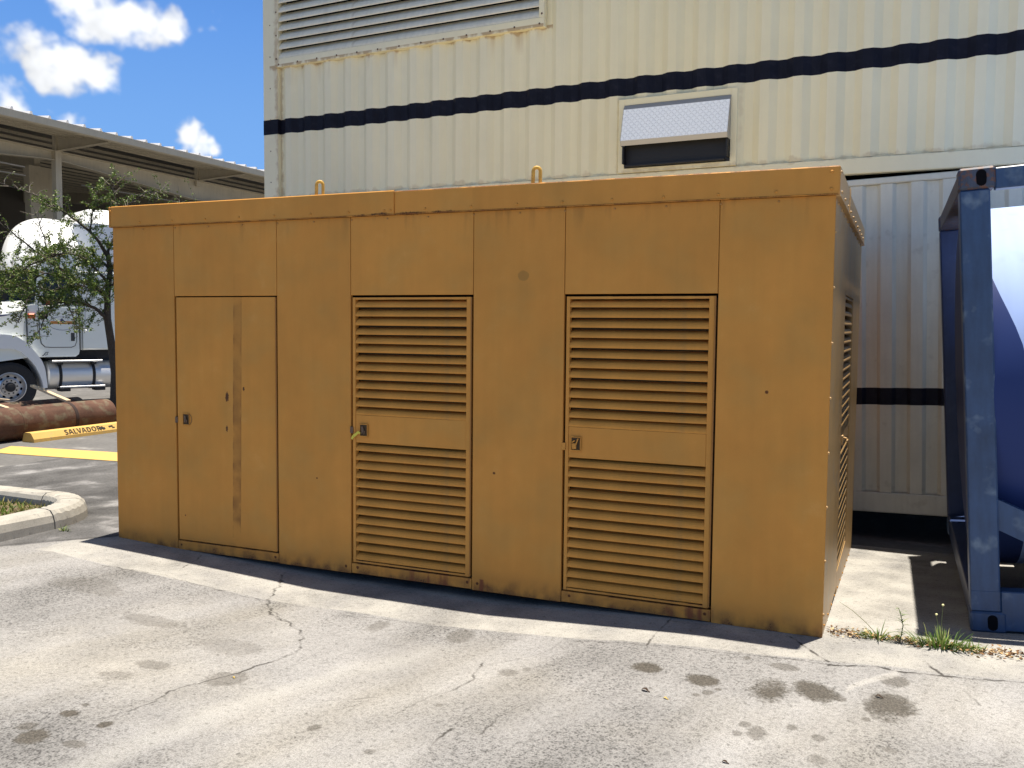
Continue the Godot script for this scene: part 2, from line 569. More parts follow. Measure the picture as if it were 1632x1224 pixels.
# the long side of the cream container, s -7.0..5.2 and y 3.0..5.92
func cream_side() -> ImageTexture:
	var W := 2048
	var H := 490
	var a := nz(W, H, 0.006, 31, 4)
	var b := nz(W, H, 0.05, 32, 4)
	var s := streaks(W, H, 0.035, 34, 10)
	var s2 := streaks(W, H, 0.09, 35, 6)
	var d := PackedByteArray()
	d.resize(W * H * 3)
	var j := 0
	for py in H:
		var y: float = 5.92 - 2.92 * (py + 0.5) / H
		for px in W:
			var k := py * W + px
			var x: float = -7.0 + 12.2 * (px + 0.5) / W
			var A: float = (a[k] - 128) / 128.0
			var Bn: float = (b[k] - 128) / 128.0
			var S: float = (s[k] - 128) / 128.0
			var S2: float = (s2[k] - 128) / 128.0
			var f: float = 1.0 + 0.035 * A + 0.012 * Bn + 0.025 * S + 0.006 * S2
			# greyer towards the ends, yellower mid-side: bounce off the housing roof put into the colour
			var roof_bounce: float = clampf(1.0 - absf(x + 2.0) / 3.2, 0.0, 1.0)
			var r: float = lerpf(0.83, 0.87, roof_bounce)
			var g: float = lerpf(0.78, 0.79, roof_bounce)
			var bb: float = lerpf(0.57, 0.52, roof_bounce)
			var q := 0.0
			# rust from under the louvre frame
			if x > -6.9 and x < -3.2 and y < 4.72 and y > 4.45:
				q = maxf(q, clampf(0.85 - (4.70 - y) / 0.035 + 1.6 * S + 0.8 * Bn, 0.0, 1.0) * 0.8)
				q = maxf(q, clampf((1.0 - (4.70 - y) / 0.25) * (S * 1.6 - 0.1), 0.0, 1.0) * 0.5)
			# dirt round the hood
			if x > -2.55 and x < -1.2 and y > 3.1 and y < 3.98:
				var e: float = maxf(absf(x + 1.87) / 0.60, absf(y - 3.52) / 0.37)
				q = maxf(q, clampf(0.8 - absf(e - 1.0) / 0.05 + 0.9 * Bn + 0.8 * S, 0.0, 1.0) * 0.22)
			# grime in the corner by the post
			if x < -6.55:
				q = maxf(q, clampf(1.0 - absf(x + 6.77) / 0.05 + 0.8 * Bn + 0.5 * S, 0.0, 1.0) * 0.6)
			if y < 3.25:
				q = maxf(q, clampf(1.0 - absf(y - 3.17) / 0.03 + Bn + S, 0.0, 1.0) * 0.35)
			q = maxf(q, clampf(S2 * 1.2 + S - 1.25, 0.0, 1.0) * 0.20)
			r = lerpf(r, 0.42, q); g = lerpf(g, 0.29, q); bb = lerpf(bb, 0.15, q)
			d[j] = lut[clampi(int(r * f * 4095.0), 0, 4095)]
			d[j + 1] = lut[clampi(int(g * f * 4095.0), 0, 4095)]
			d[j + 2] = lut[clampi(int(bb * f * 4095.0), 0, 4095)]
			j += 3
	return tex(W, H, d)

func tread_plate() -> Array:
	# raised lozenges in two directions, one tile of 0.06 m
	var N := 128
	var h := PackedByteArray()
	h.resize(N * N)
	for y in N:
		for x in N:
			var best := 0.0
			for c in [[0.25, 0.25, 1], [0.75, 0.75, 1], [0.75, 0.25, -1], [0.25, 0.75, -1]]:
				var u: float = wrapf(float(x) / N - c[0], -0.5, 0.5)
				var w: float = wrapf(float(y) / N - c[1], -0.5, 0.5)
				var l: float = (u + w * c[2]) * 0.7071
				var t: float = (u - w * c[2]) * 0.7071
				best = maxf(best, 1.0 - sm(0.7, 1.0, sqrt(pow(l / 0.27, 2.0) + pow(t / 0.075, 2.0))))
			h[y * N + x] = int(255 * best)
	var im := Image.create_from_data(N, N, false, Image.FORMAT_L8, h)
	var bump := im.duplicate()
	bump.convert(Image.FORMAT_RGBA8)
	bump.bump_map_to_normal_map(6.0)
	# relief shading darkened into the colour round each lozenge
	var g := PackedByteArray()
	g.resize(N * N * 3)
	for k in N * N:
		var e: float = h[k] / 255.0
		var v: float = 0.93 - 0.55 * sm(0.02, 0.35, e) * sm(0.98, 0.45, e)
		for q in 3:
			g[k * 3 + q] = lut[int(v * 4095)]
	return [tex(N, N, g), ImageTexture.create_from_image(bump)]

func materials() -> void:
	var fp := mat(0.58, 0.0, Color.WHITE, 0.30)
	fp.albedo_texture = front_paint()
	fp.uv1_scale = Vector3(1.0 / 5.12, 1.0 / 2.54, 1)
	fp.uv1_offset = Vector3(5.08 / 5.12, 2.52 / 2.54, 0)
	fp.texture_repeat = false
	M.front = fp
	M.yellow = tmat(worn(512, 41, Color(0.565, 0.262, 0.054), Color(0.49, 0.245, 0.065), 0.35, 0.10, 0.04, 0.08), 2.2, 0.58, 0.0, 0.30)
	M.side = tmat(worn(512, 48, Color(0.50, 0.31, 0.12), Color(0.44, 0.31, 0.17), 0.4, 0.10, 0.04, 0.08), 2.2, 0.40, 0.0, 0.5)
	M.roof_dust = tmat(worn(256, 49, Color(0.42, 0.36, 0.24), Color(0.46, 0.31, 0.12), 0.4, 0.10, 0.06, 0.0), 2.0, 0.7)
	M.recess = mat(0.8, 0.0, Color(0.06, 0.035, 0.012))
	M.slat = tmat(worn(256, 47, Color(0.575, 0.265, 0.055), Color(0.49, 0.245, 0.065), 0.3, 0.10, 0.05, 0.03), 1.3, 0.6, 0.0, 0.25)
	M.bolt_yellow = mat(0.35, 0.0, Color(0.40, 0.20, 0.05))
	M.eye = tmat(worn(128, 44, Color(0.60, 0.34, 0.05), Color(0.12, 0.05, 0.025), 0.3, 0.2, 0.1, 0.0), 0.15, 0.5)
	M.dark = mat(0.8, 0.0, Color(0.02, 0.016, 0.012), 0.15)
	M.dark_steel = tmat(worn(128, 46, Color(0.12, 0.075, 0.045), Color(0.16, 0.07, 0.03), 0.35, 0.3, 0.2, 0.0), 0.08, 0.6, 0.0)
	M.hole = mat(0.9, 0.0, Color(0.006, 0.006, 0.008), 0.2)
	M.ribbon = mat(0.5, 0.0, Color(0.62, 0.55, 0.06))
	var cs := mat(0.5, 0.0, Color.WHITE, 0.4)
	cs.albedo_texture = cream_side()
	cs.uv1_scale = Vector3(1.0 / 12.2, 1.0 / 2.92, 1)
	cs.uv1_offset = Vector3(7.0 / 12.2, 5.92 / 2.92, 0)
	cs.texture_repeat = false
	M.cream_side = cs
	M.cream = tmat(worn(512, 51, Color(0.78, 0.74, 0.60), Color(0.62, 0.54, 0.38), 0.18, 0.07, 0.03, 0.07), 2.5, 0.5, 0.0, 0.4)
	M.cream_low = tmat(worn(512, 55, Color(0.62, 0.61, 0.52), Color(0.51, 0.49, 0.41), 0.25, 0.08, 0.02, 0.04), 2.2, 0.42, 0.0, 0.45)
	M.navy = tmat(worn(256, 57, Color(0.010, 0.011, 0.020), Color(0.015, 0.016, 0.026), 0.4, 0.2, 0.1, 0.1), 1.0, 0.5, 0.0, 0.25)
	M.bolt_rust = mat(0.7, 0.0, Color(0.12, 0.07, 0.045))
	var tp := tread_plate()
	var al := mat(0.30, 0.65, Color(0.97, 0.97, 0.96))
	al.albedo_texture = tp[0]
	al.normal_enabled = true
	al.normal_texture = tp[1]
	al.normal_scale = 0.9
	al.uv1_scale = Vector3(1.0 / 0.056, 1.0 / 0.056, 1)
	M.tread = al
	M.tread_fold = mat(0.45, 0.6, Color(0.45, 0.44, 0.42))
	M.black = mat(0.6, 0.0, Color(0.01, 0.01, 0.011))
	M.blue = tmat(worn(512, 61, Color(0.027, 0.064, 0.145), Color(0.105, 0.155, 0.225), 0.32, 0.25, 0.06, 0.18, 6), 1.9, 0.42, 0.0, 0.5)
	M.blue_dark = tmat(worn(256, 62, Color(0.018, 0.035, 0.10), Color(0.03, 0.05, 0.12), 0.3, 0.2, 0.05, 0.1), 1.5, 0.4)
	M.casting = tmat(worn(256, 63, Color(0.05, 0.065, 0.10), Color(0.13, 0.062, 0.045), 0.55, 0.25, 0.15, 0.1), 0.35, 0.6)
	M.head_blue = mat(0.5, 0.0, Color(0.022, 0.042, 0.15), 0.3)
	M.shell = tmat(worn(256, 64, Color(0.34, 0.46, 0.76), Color(0.30, 0.41, 0.70), 0.3, 0.05, 0.01, 0.05), 3.0, 0.6, 0.0, 0.3)
	M.truck_white = mat(0.22, 0.0, Color(0.86, 0.87, 0.86))
	M.truck_shade = mat(0.3, 0.0, Color(0.86, 0.90, 0.86))
	M.glass_dark = mat(0.08, 0.0, Color(0.02, 0.035, 0.05))
	M.seam = mat(0.7, 0.0, Color(0.05, 0.055, 0.06))
	M.rubber = tmat(worn(128, 71, Color(0.022, 0.022, 0.024), Color(0.05, 0.048, 0.045), 0.3, 0.2, 0.2, 0.0), 0.3, 0.8)
	M.chrome = mat(0.40, 0.8, Color(0.80, 0.80, 0.79))
	M.alu = mat(0.36, 0.9, Color(0.62, 0.62, 0.62))
	M.rim = mat(0.30, 0.9, Color(0.66, 0.66, 0.67))
	M.orange = mat(0.25, 0.0, Color(0.72, 0.12, 0.02))
	M.orange_print = mat(0.5, 0.0, Color(0.62, 0.25, 0.05))
	M.red_seat = mat(0.8, 0.0, Color(0.30, 0.07, 0.03))
	M.shed = tmat(worn(256, 81, Color(0.54, 0.47, 0.34), Color(0.44, 0.38, 0.27), 0.25, 0.08, 0.03, 0.06), 3.0, 0.6)
	M.shed_roof = tmat(worn(256, 82, Color(0.15, 0.13, 0.105), Color(0.12, 0.105, 0.085), 0.3, 0.12, 0.04, 0.05), 4.0, 0.5, 0.0)
	M.shed_dark = mat(0.8, 0.0, Color(0.16, 0.145, 0.12))
	M.galv = mat(0.5, 0.1, Color(0.80, 0.80, 0.79))
	M.rust = tmat(worn(512, 91, Color(0.105, 0.056, 0.038), Color(0.135, 0.108, 0.072), 0.5, 0.30, 0.15, 0.15), 2.4, 0.75, 0.0, 0.3)
	M.rust_dark = mat(0.9, 0.0, Color(0.035, 0.02, 0.016))
	M.timber = tmat(worn(256, 93, Color(0.56, 0.44, 0.28), Color(0.42, 0.30, 0.18), 0.3, 0.15, 0.1, 0.2), 0.4, 0.8)
	M.road_yellow = tmat(worn(512, 95, Color(0.60, 0.375, 0.10), Color(0.47, 0.34, 0.16), 0.28, 0.06, 0.08, 0.04), 0.9, 0.7)
	M.stencil = mat(0.8, 0.0, Color(0.03, 0.022, 0.012))
	M.concrete = tmat(worn(512, 97, Color(0.34, 0.325, 0.285), Color(0.19, 0.18, 0.165), 0.28, 0.14, 0.14, 0.05), 0.9, 0.9)
	M.bark = tmat(worn(256, 101, Color(0.055, 0.045, 0.035), Color(0.10, 0.085, 0.07), 0.35, 0.2, 0.2, 0.2), 0.4, 0.9)
	M.twig = mat(0.9, 0.0, Color(0.20, 0.175, 0.14))
	var lf := mat(0.5, 0.0, Color.WHITE, 0.4)
	lf.vertex_color_use_as_albedo = true
	lf.backlight_enabled = true
	lf.backlight = Color(0.5, 0.6, 0.3)
	lf.cull_mode = BaseMaterial3D.CULL_DISABLED
	M.leaf = lf
	var gr := mat(0.6, 0.0, Color.WHITE, 0.3)
	gr.vertex_color_use_as_albedo = true
	gr.backlight_enabled = true
	gr.backlight = Color(0.4, 0.5, 0.2)
	gr.cull_mode = BaseMaterial3D.CULL_DISABLED
	M.grass = gr
	var dl := mat(0.8, 0.0, Color.WHITE, 0.2)
	dl.vertex_color_use_as_albedo = true
	dl.cull_mode = BaseMaterial3D.CULL_DISABLED
	M.dead = dl
	M.soil = tmat(worn(256, 103, Color(0.14, 0.10, 0.06), Color(0.07, 0.10, 0.03), 0.45, 0.25, 0.25, 0.0), 0.8, 0.95)
	M.flower = mat(0.7, 0.0, Color(0.75, 0.70, 0.35))

# ---------------------------------------------------------------- ground
const PAD := [[-5.68, 0.51], [-4.66, 0.56], [-3.2, 0.563], [-2.78, 0.535], [-1.26, 0.497], [-0.95, 0.45], [-0.25, 0.39], [0.36, 0.29], [0.93, 0.23], [2.4, 0.05]]

# cracks: points (x, z), half width in metres, seed, wander
func cracks() -> Array:
	var c := []
	var v := func(a: Array) -> Array:
		var o := []
		for k in range(0, a.size(), 2):
			o.append(Vector2(a[k], a[k + 1]))
		return o
	c.append([v.call([-3.48, 0.05, -3.21, 0.56, -3.05, 0.76, -2.77, 0.89, -2.61, 1.04, -2.48, 1.25, -2.50, 1.41, -2.535, 1.57, -2.575, 1.68, -2.62, 1.79, -2.65, 1.91, -2.63, 2.11, -2.66, 2.25, -2.69, 2.33]), 0.0045, 1, 1.0])
	c.append([v.call([-3.21, 0.56, -3.09, 0.71, -2.77, 0.89]), 0.004, 2, 0.6])
	c.append([v.call([-4.63, 0.587, -4.13, 0.53, -3.86, 0.558, -3.43, 0.587, -3.18, 0.589]), 0.0035, 3, 0.6])
	c.append([v.call([-1.56, 0.99, -1.49, 1.21, -1.53, 1.40, -1.57, 1.48, -1.59, 1.62, -1.61, 1.73]), 0.0035, 4, 0.8])
	c.append([v.call([-1.14, 1.39, -1.18, 1.57, -1.20, 1.78]), 0.003, 5, 0.8])
	c.append([v.call([-1.32, 1.77, -1.315, 1.89, -1.31, 1.95]), 0.0035, 6, 0.6])
	c.append([v.call([-1.24, 0.53, -0.94, 0.478, -0.45, 0.444, -0.12, 0.395, 0.06, 0.387]), 0.004, 7, 0.3])
	c.append([v.call([0.06, 0.387, 0.289, 0.309, 0.403, 0.345, 0.623, 0.304, 0.922, 0.266, 1.6, 0.20]), 0.009, 8, 0.6])
	c.append([v.call([-0.156, 0.05, -0.043, 0.226, 0.058, 0.352]), 0.006, 9, 0.5])
	c.append([v.call([-0.82, 0.0, -0.828, 0.253, -0.834, 0.491]), 0.004, 10, 0.5])
	c.append([v.call([0.517, 0.159, 0.595, 0.342]), 0.006, 11, 0.6])
	c.append([v.call([0.668, 0.471, 0.722, 0.619]), 0.004, 12, 0.6])
	c.append([v.call([-6.4, 0.95, -5.644, 0.536, -5.481, 0.356, -5.297, 0.183, -5.11, -0.02, -5.09, -1.2]), 0.007, 13, 0.25])
	c.append([v.call([-1.286, 0.595, -1.325, 0.768, -1.396, 0.85, -1.505, 0.996]), 0.003, 14, 0.8])
	c.append([v.call([-1.98, 1.736, -1.884, 1.661, -1.79, 1.596]), 0.003, 15, 0.6])
	c.append([v.call([-2.03, 0.542, -2.3, 0.56, -2.644, 0.60]), 0.003, 16, 0.6])
	c.append([v.call([-4.2, 0.05, -4.1, 0.35, -4.2, 0.52]), 0.003, 17, 0.6])
	c.append([v.call([-7.6, -2.6, -6.9, -2.2, -6.4, -2.3, -5.7, -1.9, -5.2, -1.95]), 0.003, 18, 0.8])
	return c

# oil drips and water marks: x, z, half sizes, strength
func stain_list() -> Array:
	return [[-0.747, 0.794, 0.075, 0.072, 0.8], [-0.465, 0.853, 0.078, 0.068, 0.75], [-0.164, 0.851, 0.105, 0.147, 0.75], [0.033, 0.761, 0.105, 0.128, 0.75],
		[0.352, 0.802, 0.105, 0.171, 0.72], [0.362, 0.49, 0.06, 0.075, 0.5], [-0.15, 1.331, 0.042, 0.076, 0.45], [-0.135, 0.513, 0.067, 0.05, 0.45], [-0.322, 0.47, 0.02, 0.026, 0.5],
		[-0.223, 1.351, 0.024, 0.029, 0.45], [-0.21, 1.25, 0.026, 0.03, 0.4], [0.087, 1.254, 0.024, 0.029, 0.4], [-2.855, 2.335, 0.05, 0.036, 0.8], [-2.806, 2.556, 0.066, 0.06, 0.7], [-2.631, 2.352, 0.032, 0.034, 0.75],
		[-2.913, 2.493, 0.05, 0.045, 0.5], [-2.873, 2.239, 0.03, 0.02, 0.55], [-2.593, 2.531, 0.055, 0.03, 0.45], [-0.416, 0.982, 0.024, 0.029, 0.5], [-0.379, 0.926, 0.016, 0.016, 0.55],
		[-0.46, 1.03, 0.014, 0.016, 0.5], [-0.024, 1.198, 0.021, 0.024, 0.45], [0.144, 0.809, 0.024, 0.029, 0.5], [-1.841, 2.005, 0.026, 0.042, 0.5], [-1.37, 1.071, 0.06, 0.055, 0.4], [-1.30, 1.0, 0.03, 0.03, 0.35],
		[-1.486, 1.569, 0.018, 0.02, 0.4], [-1.51, 2.097, 0.02, 0.02, 0.4], [0.256, 0.985, 0.018, 0.022, 0.5], [-2.354, 0.692, 0.065, 0.114, 0.35], [-1.86, 0.641, 0.085, 0.13, 0.4], [-3.044, 1.926, 0.11, 0.075, 0.35],
		[-3.004, 1.732, 0.10, 0.05, 0.35], [-2.55, 1.72, 0.10, 0.09, 0.4], [0.10, 1.45, 0.04, 0.05, 0.35], [-0.55, 1.9, 0.03, 0.04, 0.35], [0.35, 1.25, 0.03, 0.03, 0.35], [-3.5, 1.2, 0.25, 0.08, 0.3],
		[-4.3, 0.95, 0.3, 0.12, 0.25], [-2.9, 1.35, 0.22, 0.10, 0.22]]

func seg_dist(p: Vector2, pts: Array) -> float:
	var best := 1e9
	for k in pts.size() - 1:
		var a: Vector2 = pts[k]
		var b: Vector2 = pts[k + 1]
		var ab := b - a
		var t: float = clampf((p - a).dot(ab) / ab.length_squared(), 0.0, 1.0)
		best = minf(best, p.distance_squared_to(a + ab * t))
	return sqrt(best)

# near ground, x -9..2.2 and z -3.2..3.2: returns colour and relief
func near_ground() -> Array:
	var W := 2048
	var H := 1170
	var big := nz(W, H, 0.0022, 201, 5)
	var mid := nz(W, H, 0.011, 202, 5)
	var fine := nz(W, H, 0.16, 203, 3)
	var fine2 := nz(W, H, 0.46, 206, 2)
	# worn lanes that run slantwise across the yard
	var f := FastNoiseLite.new()
	f.seed = 204
	f.noise_type = FastNoiseLite.TYPE_SIMPLEX_SMOOTH
	f.frequency = 1.0
	f.fractal_octaves = 4
	var d := PackedByteArray()
	d.resize(W * H * 3)
	var hgt := PackedByteArray()
	hgt.resize(W * H)
	# distance to the cracks, drawn sparsely
	var crack := PackedByteArray()
	crack.resize(W * H)
	for c in cracks():
		var pts: Array = c[0]
		var hw: float = c[1]
		var jag := FastNoiseLite.new()
		jag.seed = int(c[2])
		jag.frequency = 1.0
		jag.fractal_octaves = 4
		for k in pts.size() - 1:
			var a: Vector2 = pts[k]
			var b: Vector2 = pts[k + 1]
			var n := int(a.distance_to(b) / 0.002)
			var side := (b - a).normalized().orthogonal()
			for s in n:
				var t := float(s) / n
				var q := a.lerp(b, t)
				var L: float = q.x * 1.7 + q.y
				q += side * (0.035 * jag.get_noise_2d(L * 3.0, 7.0) + 0.014 * jag.get_noise_2d(L * 22.0, 3.0)) * float(c[3])
				var wd: float = hw * clampf(0.75 + 1.3 * jag.get_noise_2d(L * 5.0, 50.0), 0.35, 1.6)
				var px: float = (q.x + 9.0) / 11.2 * W
				var py: float = (q.y + 3.2) / 6.4 * H
				var rr: float = maxf(0.6, wd / 11.2 * W)
				for yy in range(int(py - rr - 1), int(py + rr + 2)):
					for xx in range(int(px - rr - 1), int(px + rr + 2)):
						if xx < 0 or yy < 0 or xx >= W or yy >= H:
							continue
						var dd := sqrt(pow(xx + 0.5 - px, 2) + pow(yy + 0.5 - py, 2))
						var val: int = int(255.0 * clampf(rr - dd + 0.5, 0.0, 1.0) * clampf(wd / 0.005, 0.35, 1.0))
						if val > crack[yy * W + xx]:
							crack[yy * W + xx] = val
	var lane := streaks_dir(W, H)
	var stains := stain_list()
	var j := 0
	for py in H:
		var z: float = -3.2 + 6.4 * (py + 0.5) / H
		for px in W:
			var k := py * W + px
			var x: float = -9.0 + 11.2 * (px + 0.5) / W
			var B0: float = (big[k] - 128) / 128.0
			var M0: float = (mid[k] - 128) / 128.0
			var F0: float = (fine[k] - 128) / 128.0
			var F1: float = (fine2[k] - 128) / 128.0
			var L0: float = (lane[k] - 128) / 128.0
			# left of the joint: older, darker asphalt
			var join: float = x + 5.35 + (z - 0.28) * 0.92
			if z > 0.6:
				join = x + 5.62 + (z - 0.6) * 3.0
			elif z < 0.0:
				join = x + 5.09
			var old: float = sm(0.03, -0.03, join + 0.03 * M0)
			var r: float
			var g: float
			var b: float
			var v: float = 0.284 + 0.045 * B0 + 0.050 * L0 + 0.035 * M0
			# bleached worn coat: pale grains, and dark pits that crowd where the coat is worn through
			var bare: float = clampf(0.35 - 1.1 * B0 - 0.9 * L0 + 0.9 * M0, 0.0, 1.0)
			v += F0 * 0.034 + F1 * 0.055 - 0.035 * bare
			var pit: float = F1 + 0.55 * F0
			if pit < -0.08:
				v += maxf(pit + 0.08, -0.6) * (0.09 + 0.15 * bare)
			v = maxf(v, 0.07)
			r = v * 1.0; g = v * 0.99; b = v * 0.975
			# warmer, tan dust in places
			var tan_: float = clampf(0.9 * B0 - 0.5 * L0 + 0.1, 0.0, 1.0) * 0.55
			r *= 1.0 + 0.05 * tan_; b *= 1.0 - 0.13 * tan_
			var pz: float = pw(PAD, x)
			var on_pad: float = sm(0.012, -0.012, z - pz + 0.02 * M0)
			if on_pad > 0.0 and x > -5.3:
				var w: float = 0.365 + 0.045 * M0 + 0.028 * F0 + 0.025 * F1 + 0.03 * B0
				var keep: float = on_pad * clampf(0.75 + 0.6 * M0, 0.3, 1.0)
				r = lerpf(r, w, keep); g = lerpf(g, w * 0.975, keep); b = lerpf(b, w * 0.90, keep)
			if old > 0.0:
				var w: float = 0.118 + 0.035 * B0 + 0.04 * L0 + 0.035 * M0 + 0.026 * F0 + 0.022 * F1
				var pale: float = clampf(M0 * 1.4 + L0 * 0.9 - 0.35, 0.0, 1.0) * 0.12
				w += pale
				r = lerpf(r, w * 1.01, old); g = lerpf(g, w, old); b = lerpf(b, w * 1.0, old)
			# oil and water marks
			for s in stains:
				if absf(x - s[0]) < s[2] * 1.7 and absf(z - s[1]) < s[3] * 1.7:
					var e: float = pow((x - s[0]) / s[2], 2.0) + pow((z - s[1]) / s[3], 2.0) + 0.85 * M0 + 0.30 * F0 + 0.15 * F1
					var q: float = minf(sm(1.35, 0.40, e) * s[4] * 1.25, 0.95)
					r = lerpf(r, 0.088 + 0.07 * F1, q); g = lerpf(g, 0.080 + 0.06 * F1, q); b = lerpf(b, 0.068 + 0.05 * F1, q)
			# the white scuff beside the drips, and a pale worn lane
			if x > 0.12 and x < 0.46 and z > 0.28 and z < 0.78:
				var sx: float = (x - 0.165) / 0.238
				var sc: float = absf(z - (0.70 - 0.37 * pow(clampf(sx, 0.0, 1.0), 0.75)) + 0.02 * M0)
				var q: float = sm(0.055, 0.025, sc + 0.03 * F0) * sm(-0.06, 0.02, sx) * sm(1.02, 0.8, sx) * 0.5
				r = lerpf(r, 0.46, q); g = lerpf(g, 0.45, q); b = lerpf(b, 0.425, q)
			if z > 0.7 and x > -3.2 and x < -1.5:
				var sc: float = absf(x + 1.88 + (z - 0.8) * 0.31 + 0.06 * M0 + 0.05 * B0)
				var q: float = sm(0.13, 0.02, sc + 0.04 * F0) * sm(0.7, 1.1, z) * 0.30
				r = lerpf(r, 0.44, q); g = lerpf(g, 0.435, q); b = lerpf(b, 0.41, q)
			var ck: float = crack[k] / 255.0
			r = lerpf(r, 0.035, ck * 0.85); g = lerpf(g, 0.032, ck * 0.85); b = lerpf(b, 0.028, ck * 0.85)
			d[j] = lut[clampi(int(r * 4095.0), 60, 4095)]
			d[j + 1] = lut[clampi(int(g * 4095.0), 60, 4095)]
			d[j + 2] = lut[clampi(int(b * 4095.0), 60, 4095)]
			j += 3
			hgt[k] = clampi(int(128 + 45 * F0 + 55 * F1 + 14 * M0 - 110 * ck), 0, 255)
	return [tex(W, H, d), tex(W, H, hgt, true)]

func streaks_dir(W: int, H: int) -> PackedByteArray:
	# long soft lanes at a slant: noise sampled in turned, stretched coordinates
	var f := FastNoiseLite.new()
	f.seed = 207
	f.noise_type = FastNoiseLite.TYPE_SIMPLEX_SMOOTH
	f.frequency = 1.0
	f.fractal_octaves = 5
	var w := W / 4
	var h := H / 4
	var d := PackedByteArray()
	d.resize(w * h)
	for y in h:
		for x in w:
			var X: float = -9.0 + 11.2 * x / w
			var Z: float = -3.2 + 6.4 * y / h
			var u: float = Z * 0.97 - X * 0.24
			var t: float = X * 0.97 + Z * 0.24
			d[y * w + x] = clampi(int(128 + 170 * f.get_noise_2d(u * 0.35, t * 1.5)), 0, 255)
	var im := Image.create_from_data(w, h, false, Image.FORMAT_L8, d)
	im.resize(W, H, Image.INTERPOLATE_CUBIC)
	return im.get_data()

func far_ground() -> ImageTexture:
	return worn(1024, 221, Color(0.14, 0.138, 0.135), Color(0.23, 0.226, 0.215), 0.30, 0.16, 0.16, 0.0)

func ground() -> void:
	var near := near_ground()
	var m := mat(0.92, 0.0, Color.WHITE, 0.25)
	m.albedo_texture = near[0]
	m.uv1_scale = Vector3(1.0 / 11.2, 1.0 / 6.4, 1)
	m.uv1_offset = Vector3(9.0 / 11.2, 3.2 / 6.4, 0)
	m.heightmap_enabled = true
	m.heightmap_texture = near[1]
	m.heightmap_scale = 0.6
	m.detail_enabled = true
	m.detail_blend_mode = BaseMaterial3D.BLEND_MODE_MUL
	m.detail_uv_layer = BaseMaterial3D.DETAIL_UV_2
	m.detail_albedo = worn(512, 231, Color(0.88, 0.88, 0.88), Color(0.55, 0.55, 0.54), 0.30, 0.05, 0.45, 0.0)
	m.uv2_scale = Vector3(1.0 / 0.43, 1.0 / 0.43, 1)
	var pale := tmat(worn(1024, 225, Color(0.285, 0.280, 0.268), Color(0.20, 0.196, 0.185), 0.30, 0.12, 0.22, 0.0), 3.0, 0.92, 0.0, 0.25)
	var far := tmat(far_ground(), 5.0, 0.92, 0.0, 0.25)
	var xs: Array = [-400.0, -200.0, -100.0, -60.0, -40.0, -28.0, -20.0, -15.0, -12.0, -10.0]
	var x := -9.0
	while x < 2.21:
		xs.append(x)
		x += 0.14
	xs.append_array([2.5, 3.0, 4.0, 5.0, 6.0, 7.0, 7.75, 9.0, 12.0, 20.0, 40.0, 100.0, 200.0, 400.0])
	var zs: Array = [-400.0, -200.0, -100.0, -60.0, -40.0, -25.0, -15.0, -10.0, -8.0, -7.0, -6.0, -5.0, -4.4, -3.8]
	var z := -3.2
	while z < 3.21:
		zs.append(z)
		z += 0.16
	zs.append_array([3.6, 5.0, 8.0, 15.0, 30.0, 60.0, 120.0, 250.0, 400.0])
	var am := ArrayMesh.new()
	for part in 3:
		var v := PackedVector3Array()
		var n := PackedVector3Array()
		var t := PackedVector2Array()
		var ix := PackedInt32Array()
		var nx := xs.size()
		for b in zs.size():
			for a in nx:
				var px: float = xs[a]
				var pz: float = zs[b]
				v.append(Vector3(px, gy(px, pz), pz))
				n.append(Vector3(gy(px - 0.05, pz) - gy(px + 0.05, pz), 0.1, gy(px, pz - 0.05) - gy(px, pz + 0.05)).normalized())
				t.append(Vector2(px, pz))
		for b in zs.size() - 1:
			for a in nx - 1:
				var inside: bool = xs[a] > -9.01 and xs[a + 1] < 2.23 and zs[b] > -3.21 and zs[b + 1] < 3.21
				var kind: int = 0 if inside else (1 if xs[a] < -5.7 or zs[b] < -3.21 or xs[a + 1] > 8.0 else 2)
				if kind == part:
					var k := b * nx + a
					ix.append_array([k, k + 1, k + nx, k + 1, k + nx + 1, k + nx])
		var A := []
		A.resize(Mesh.ARRAY_MAX)
		A[Mesh.ARRAY_VERTEX] = v
		A[Mesh.ARRAY_NORMAL] = n
		A[Mesh.ARRAY_TEX_UV] = t
		A[Mesh.ARRAY_TEX_UV2] = t
		A[Mesh.ARRAY_INDEX] = ix
		am.add_surface_from_arrays(Mesh.PRIMITIVE_TRIANGLES, A)
		am.surface_set_material(part, [m, far, pale][part])
	var o := MeshInstance3D.new()
	o.name = "ground"
	o.mesh = am
	add_child(o)
	o.set_meta("kind", "structure")

# ---------------------------------------------------------------- cream containers behind
# corrugated sheet between s0 and s1: from phase on, a slope back, an inner flat, a slope out, an outer flat
func corr(mb: MB, s0: float, s1: float, y0: float, y1: float, pitch: float, slope: float, inner: float, depth: float, phase: float, zo: float) -> void:
	var k := int(floor((s0 - phase) / pitch)) - 1
	var pts := []
	while phase + k * pitch < s1 + pitch:
		var b := phase + k * pitch
		pts.append(Vector2(b, zo)); pts.append(Vector2(b + slope, zo - depth))
		pts.append(Vector2(b + slope + inner, zo - depth)); pts.append(Vector2(b + 2.0 * slope + inner, zo))
		k += 1
	for a in pts.size() - 1:
		var p: Vector2 = pts[a]
		var q: Vector2 = pts[a + 1]
		if q.x <= s0 or p.x >= s1:
			continue
		if p.x < s0:
			p = p.lerp(q, (s0 - p.x) / (q.x - p.x))
		if q.x > s1:
			q = p.lerp(q, (s1 - p.x) / (q.x - p.x))
		mb.quad(Vector3(p.x, y0, p.y), Vector3(q.x, y0, q.y), Vector3(q.x, y1, q.y), Vector3(p.x, y1, p.y), Vector3(0, 0, 1))

const ANCHOR := Vector3(0.15, 0, -3.55)

